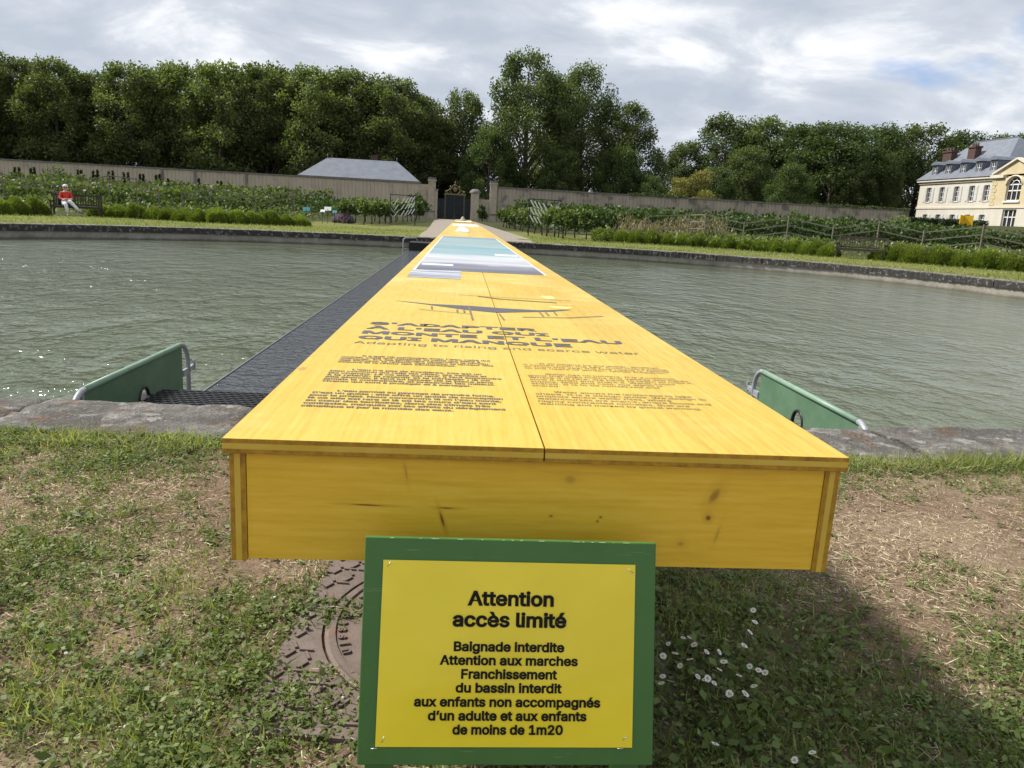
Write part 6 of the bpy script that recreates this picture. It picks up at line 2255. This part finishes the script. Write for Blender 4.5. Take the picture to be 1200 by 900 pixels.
    ar.build('arch_moulding', M['trim'], root)
    # glazed door
    f = MB()
    for x in (pc - dw / 2 + 0.06, pc - dw / 6, pc + dw / 6, pc + dw / 2 - 0.06):
        f.box(x - 0.06, x + 0.06, yw, yw + 0.07, dz0, dz1)
    for z in (dz0 + 0.06, dz0 + 1.35, dz1 - 0.06):
        f.box(pc - dw / 2 + 0.12, pc + dw / 2 - 0.12, yw + 0.071, yw + 0.12, z - 0.06, z + 0.06)
    do = f.build('door', M['white_paint'], root)
    B('door_pane', pc - dw / 2, pc + dw / 2, yf + 0.33, yf + 0.36, dz0, dz1, M['glass'], do)
    B('doorstep', pc - 1.6, pc + 1.6, yf - 0.8, yf - 0.003, zG, dz0 - 0.02, M['trim'])
    # wing beyond the pavilion
    facade('wall', 23.45, 39.9, 0, [(x + 22 - w / 2, x + 22 + w / 2, 6.4, 8.45) for x in (3.2, 6.2, 9.2, 12.2, 15.2)], M['cream'], zG, zE)
    for x in (3.2, 6.2, 9.2, 12.2, 15.2):
        window(x + 22, w, 6.4, 8.45, 0)
    B('wall', 39.5, 39.9, 0.402, D - 0.41, zG, zE, M['cream'])
    r = MB()
    e0, e1 = 22.2, 40.4
    r.add([(e0, f0, ez), (e1, f0, ez), (e1, f1, ez), (e0, f1, ez), (28, ry, rz_), (37, ry, rz_)], [(0, 1, 5, 4), (1, 2, 5), (2, 3, 4, 5), (3, 0, 4), (3, 2, 1, 0)])
    r.build('roof', M['slate'], root)
    # things in front of the mansion
    x, z = at_y(1129, 264, 98)
    ys = thing('yellow_panel', 'yellow folded exhibition panel before the manor house', 'panel', (61.5, 94.5, gzf(61.5, 94.5)))
    sx, sz = at_y(1122.7, 264, 94.5)
    ex, ez_ = at_y(1138, 266, 94.5)
    tz = at_y(1125, 252, 94.5)[1]
    zb = gzf(61.5, 94.5)
    mid = (sx + ex) / 2
    p = MB()
    for a, b in (((sx, 94.3), (mid, 94.9)), ((mid, 94.9), (ex, 94.3))):
        p.bar((a[0], a[1], (zb + tz) / 2), (b[0], b[1], (zb + tz) / 2), 0.06, tz - zb)
    p.build('folded_sheet', M['yellow_sign'], ys, world=True)
    MB().box(sx - 0.05, sx + 0.05, 94.2, 94.3, zb, tz + 0.03).build('post', M['yellow_sign'], ys, world=True)
    rng = np.random.default_rng(12)
    for label, pa, pb, pt, Yd in (('dark clipped hedge below the left half of the manor house', 1063, 1098, 255, 96), ('dark clipped hedge behind the yellow panel', 1101, 1156, 256.5, 97)):
        xa, zt = at_y(pa, pt, Yd)
        xb, _ = at_y(pb, pt + 2, Yd)
        z0 = gzf((xa + xb) / 2, Yd) - 0.3
        n = 3600
        P = np.stack([rng.uniform(xa, xb, n), Yd + rng.uniform(-0.6, 0.6, n), z0 + (zt - z0) * rng.uniform(0, 1, n) ** 0.7], 1)
        A = kites(P, 0.22, 0.14, None, 1.0, None, rng)
        tag(np_mesh('clipped_hedge', A[0], A[1], M['yew'], tint=A[2]), label, 'hedge', 'clipped hedges by the manor house')


# ------------------------------------------------------------------ trees
def make_tree(name, label, mat, h, r, base, seed, nleaf=6500, leaf=0.42, nl=60, upright=0.0, trunk_r=0.38, group=None, open_=0.25):
    rng = np.random.default_rng(seed)
    root = thing(name, label, 'tree', (0, 0, -40), group=group)
    lumps = []
    hc = h - base
    for i in range(nl):
        t = (i + rng.uniform(0, 1)) / nl
        z = base + hc * (0.06 + 0.88 * t)
        # crown profile: broad shoulders, rounded head
        prof = (math.sin(PI * min(1, (0.14 + 0.86 * t) ** (0.75 if upright == 0 else 0.9)) * 0.93) ** 0.55)
        q = math.sqrt(rng.uniform(open_, 1.0))
        a = rng.uniform(0, 2 * PI)
        rad = r * prof * q * 0.84
        lr = rng.uniform(0.15, 0.26) * r * (0.9 if t > 0.8 else 1.1)
        lumps.append((math.cos(a) * rad, math.sin(a) * rad, z, lr))
    lumps.append((0, 0, h - 0.2 * r, 0.24 * r))
    P, d = lump_points(nleaf, lumps, rng, 0.35)
    P = P + rng.normal(size=P.shape) * 0.12
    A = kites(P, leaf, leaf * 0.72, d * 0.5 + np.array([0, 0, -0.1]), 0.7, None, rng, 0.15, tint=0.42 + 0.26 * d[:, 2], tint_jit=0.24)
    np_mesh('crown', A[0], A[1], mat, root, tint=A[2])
    tb = MB()
    top = (rng.uniform(-.3, .3), rng.uniform(-.3, .3), h * 0.86)
    pts = [(0, 0, -0.3), (0.05, 0.02, base * 0.6), (rng.uniform(-.2, .2), rng.uniform(-.2, .2), base + hc * 0.3), top]
    tb.tube(pts, [trunk_r * 1.25, trunk_r, trunk_r * 0.65, 0.05], 9)
    for k in range(0, len(lumps), 2):
        L = lumps[k]
        z0 = max(base * 0.7, L[2] - math.hypot(L[0], L[1]) * 0.9 - 0.8)
        z0 = min(z0, h * 0.75)
        m = (L[0] * 0.45, L[1] * 0.45, z0 + (L[2] - z0) * 0.55)
        f = max(0.12, 1 - (z0 - base * 0.6) / hc)
        tb.tube([(0.02, 0.01, z0), m, (L[0], L[1], L[2])], [trunk_r * 0.42 * f, trunk_r * 0.27 * f, 0.03], 5, cap=False)
    tb.build('trunk', M['bark'], root)
    root['h'] = h
    return root


def build_trees():
    A = [make_tree('plane_tree', 'x', M['tree_a'], 20, 6.6, 3.6, s, 21000, 0.36, 110, open_=0.15) for s in (101, 102, 103)]
    Bt = [make_tree('poplar_tree', 'x', M['tree_b'], 24, 8.0, 4.0, s, 25000, 0.36, 130, trunk_r=0.45, open_=0.15) for s in (111, 112)]
    C = [make_tree('oak_tree', 'x', M['tree_c'], 18, 8.2, 0.5, s, 25000, 0.38, 115, open_=0.2) for s in (121, 122, 123)]
    D = [make_tree('lime_tree', 'x', M['tree_b'], 18, 7.2, 1.0, s, 22000, 0.36, 105, open_=0.2) for s in (131, 132)]
    used = set()
    def put(src, X, Y, h, label, group, wide=1.0):
        if src.name in used:
            o = dup(src, (0, 0, 0))
        else:
            o = src
            used.add(src.name)
        z = gzf(X, Y)
        s = (h - z) / src['h']
        o.location = (X, Y, z)
        o.scale = (s * wide, s * wide, s)
        o.rotation_euler = (0, 0, random.uniform(0, 6.28))
        o['label'] = label
        if group: o['group'] = group
    def put_px(src, px, py, Y, label, group, wide=1.0):
        x, z = at_y(px, py, Y)
        put(src, x, Y, z, label, group, wide)
    gl = 'tall plane trees behind the left wall'
    front = [(-45, 60), (8, 62), (62, 67), (112, 82), (150, 72), (205, 72), (258, 70), (312, 73), (365, 76), (415, 80), (462, 88), (500, 112)]
    for i, (px, py) in enumerate(front):
        put_px(A[i % 3], px, py, 111 + (i % 2) * 3, '%s plane tree from the left in the front row behind the striped wall' % ORD[i], gl, 1.0)
    back = [(-20, 72), (38, 72), (92, 84), (180, 80), (236, 78), (288, 78), (340, 80), (392, 86), (440, 95), (480, 108)]
    for i, (px, py) in enumerate(back):
        put_px(A[(i + 1) % 3], px, py, 123 + (i % 2) * 3, '%s plane tree from the left in the rear row behind the striped wall' % ORD[i], gl, 1.0)
    gm = 'tall trees behind the gate'
    put_px(Bt[0], 622, 54, 112, 'tallest tree with an airy crown, right behind the gate', gm, 0.92)
    put_px(Bt[1], 688, 72, 115, 'tall dark tree right of the tallest airy tree', gm, 0.80)
    put_px(Bt[0], 744, 118, 112, 'lower rounded tree at the right end of the clump behind the gate', gm, 0.95)
    put_px(Bt[1], 655, 92, 126, 'half hidden tree behind the tallest airy tree', gm, 0.9)
    put_px(D[0], 545, 104, 117, 'slim tree directly above the gate crest', gm, 0.62)
    put_px(C[1], 575, 150, 108, 'low dark tree under the tallest airy tree, just above the gate', gm, 0.8)
    put_px(C[0], 520, 135, 122, 'dark tree filling the gap left of the gate', gm, 0.8)
    put_px(C[2], 660, 175, 107, 'low dark tree beneath the clump, behind the stained wall', gm, 0.9)
    put_px(C[0], 730, 170, 108, 'low dark tree at the foot of the clump, beside the olive bush', gm, 0.9)
    gr = 'trees behind the right wall'
    put_px(D[1], 805, 166, 128, 'low spreading tree behind the olive yellow bush', gr, 0.9)
    put_px(D[0], 852, 134, 128, 'tall loose tree right of the olive yellow bush', gr, 1.1)
    put_px(D[1], 899, 136, 125, 'second loose tree right of the olive yellow bush', gr, 1.1)
    put_px(D[0], 880, 170, 112, 'lower leafy tree standing before the two loose trees', gr, 0.9)
    put_px(C[0], 985, 142, 112, 'broad dark domed tree in the middle of the right wall', gr, 1.25)
    put_px(C[1], 944, 144, 120, 'dark tree just left of the broad domed tree', gr, 1.05)
    put_px(C[2], 1030, 145, 124, 'dark tree just right of the broad domed tree', gr, 1.05)
    put_px(D[1], 1085, 143, 126, 'lighter green tree leaning over the wall beside the manor house', gr, 1.1)
    put_px(D[1], 1047, 178, 108, 'low light green tree at the corner of the manor house', gr, 0.58)
    put_px(C[2], 1005, 190, 106, 'low dark tree between the domed tree and the manor corner', gr, 0.9)
    put_px(C[0], 1135, 152, 140, 'dark tree showing above the left end of the manor roof', gr, 0.9)
    put_px(C[1], 1182, 156, 150, 'distant dark tree above the manor roof ridge', gr, 0.9)
    put_px(C[2], 1230, 150, 150, 'distant dark tree behind the right end of the manor', gr, 0.9)
    put_px(C[1], 765, 205, 104, 'low dark tree left of the olive yellow bush', gr, 0.8)
    put_px(C[2], 840, 195, 106, 'low dark tree right behind the olive yellow bush', gr, 0.9)
    put_px(C[0], 930, 190, 104, 'low dark tree left of the domed tree, above the stained wall', gr, 0.9)


build_ground()
build_basin()
build_walkway()
build_walls()
build_mansion()
build_trees()
build_garden()
build_benches()
build_table()
build_barrier(-2.09, 'green sheeted steel barrier left of the table at the basin edge', False)
build_barrier(2.46, 'green sheeted steel barrier right of the table at the basin edge', True)
build_handrail()
build_sign()
build_manhole()
build_turf()
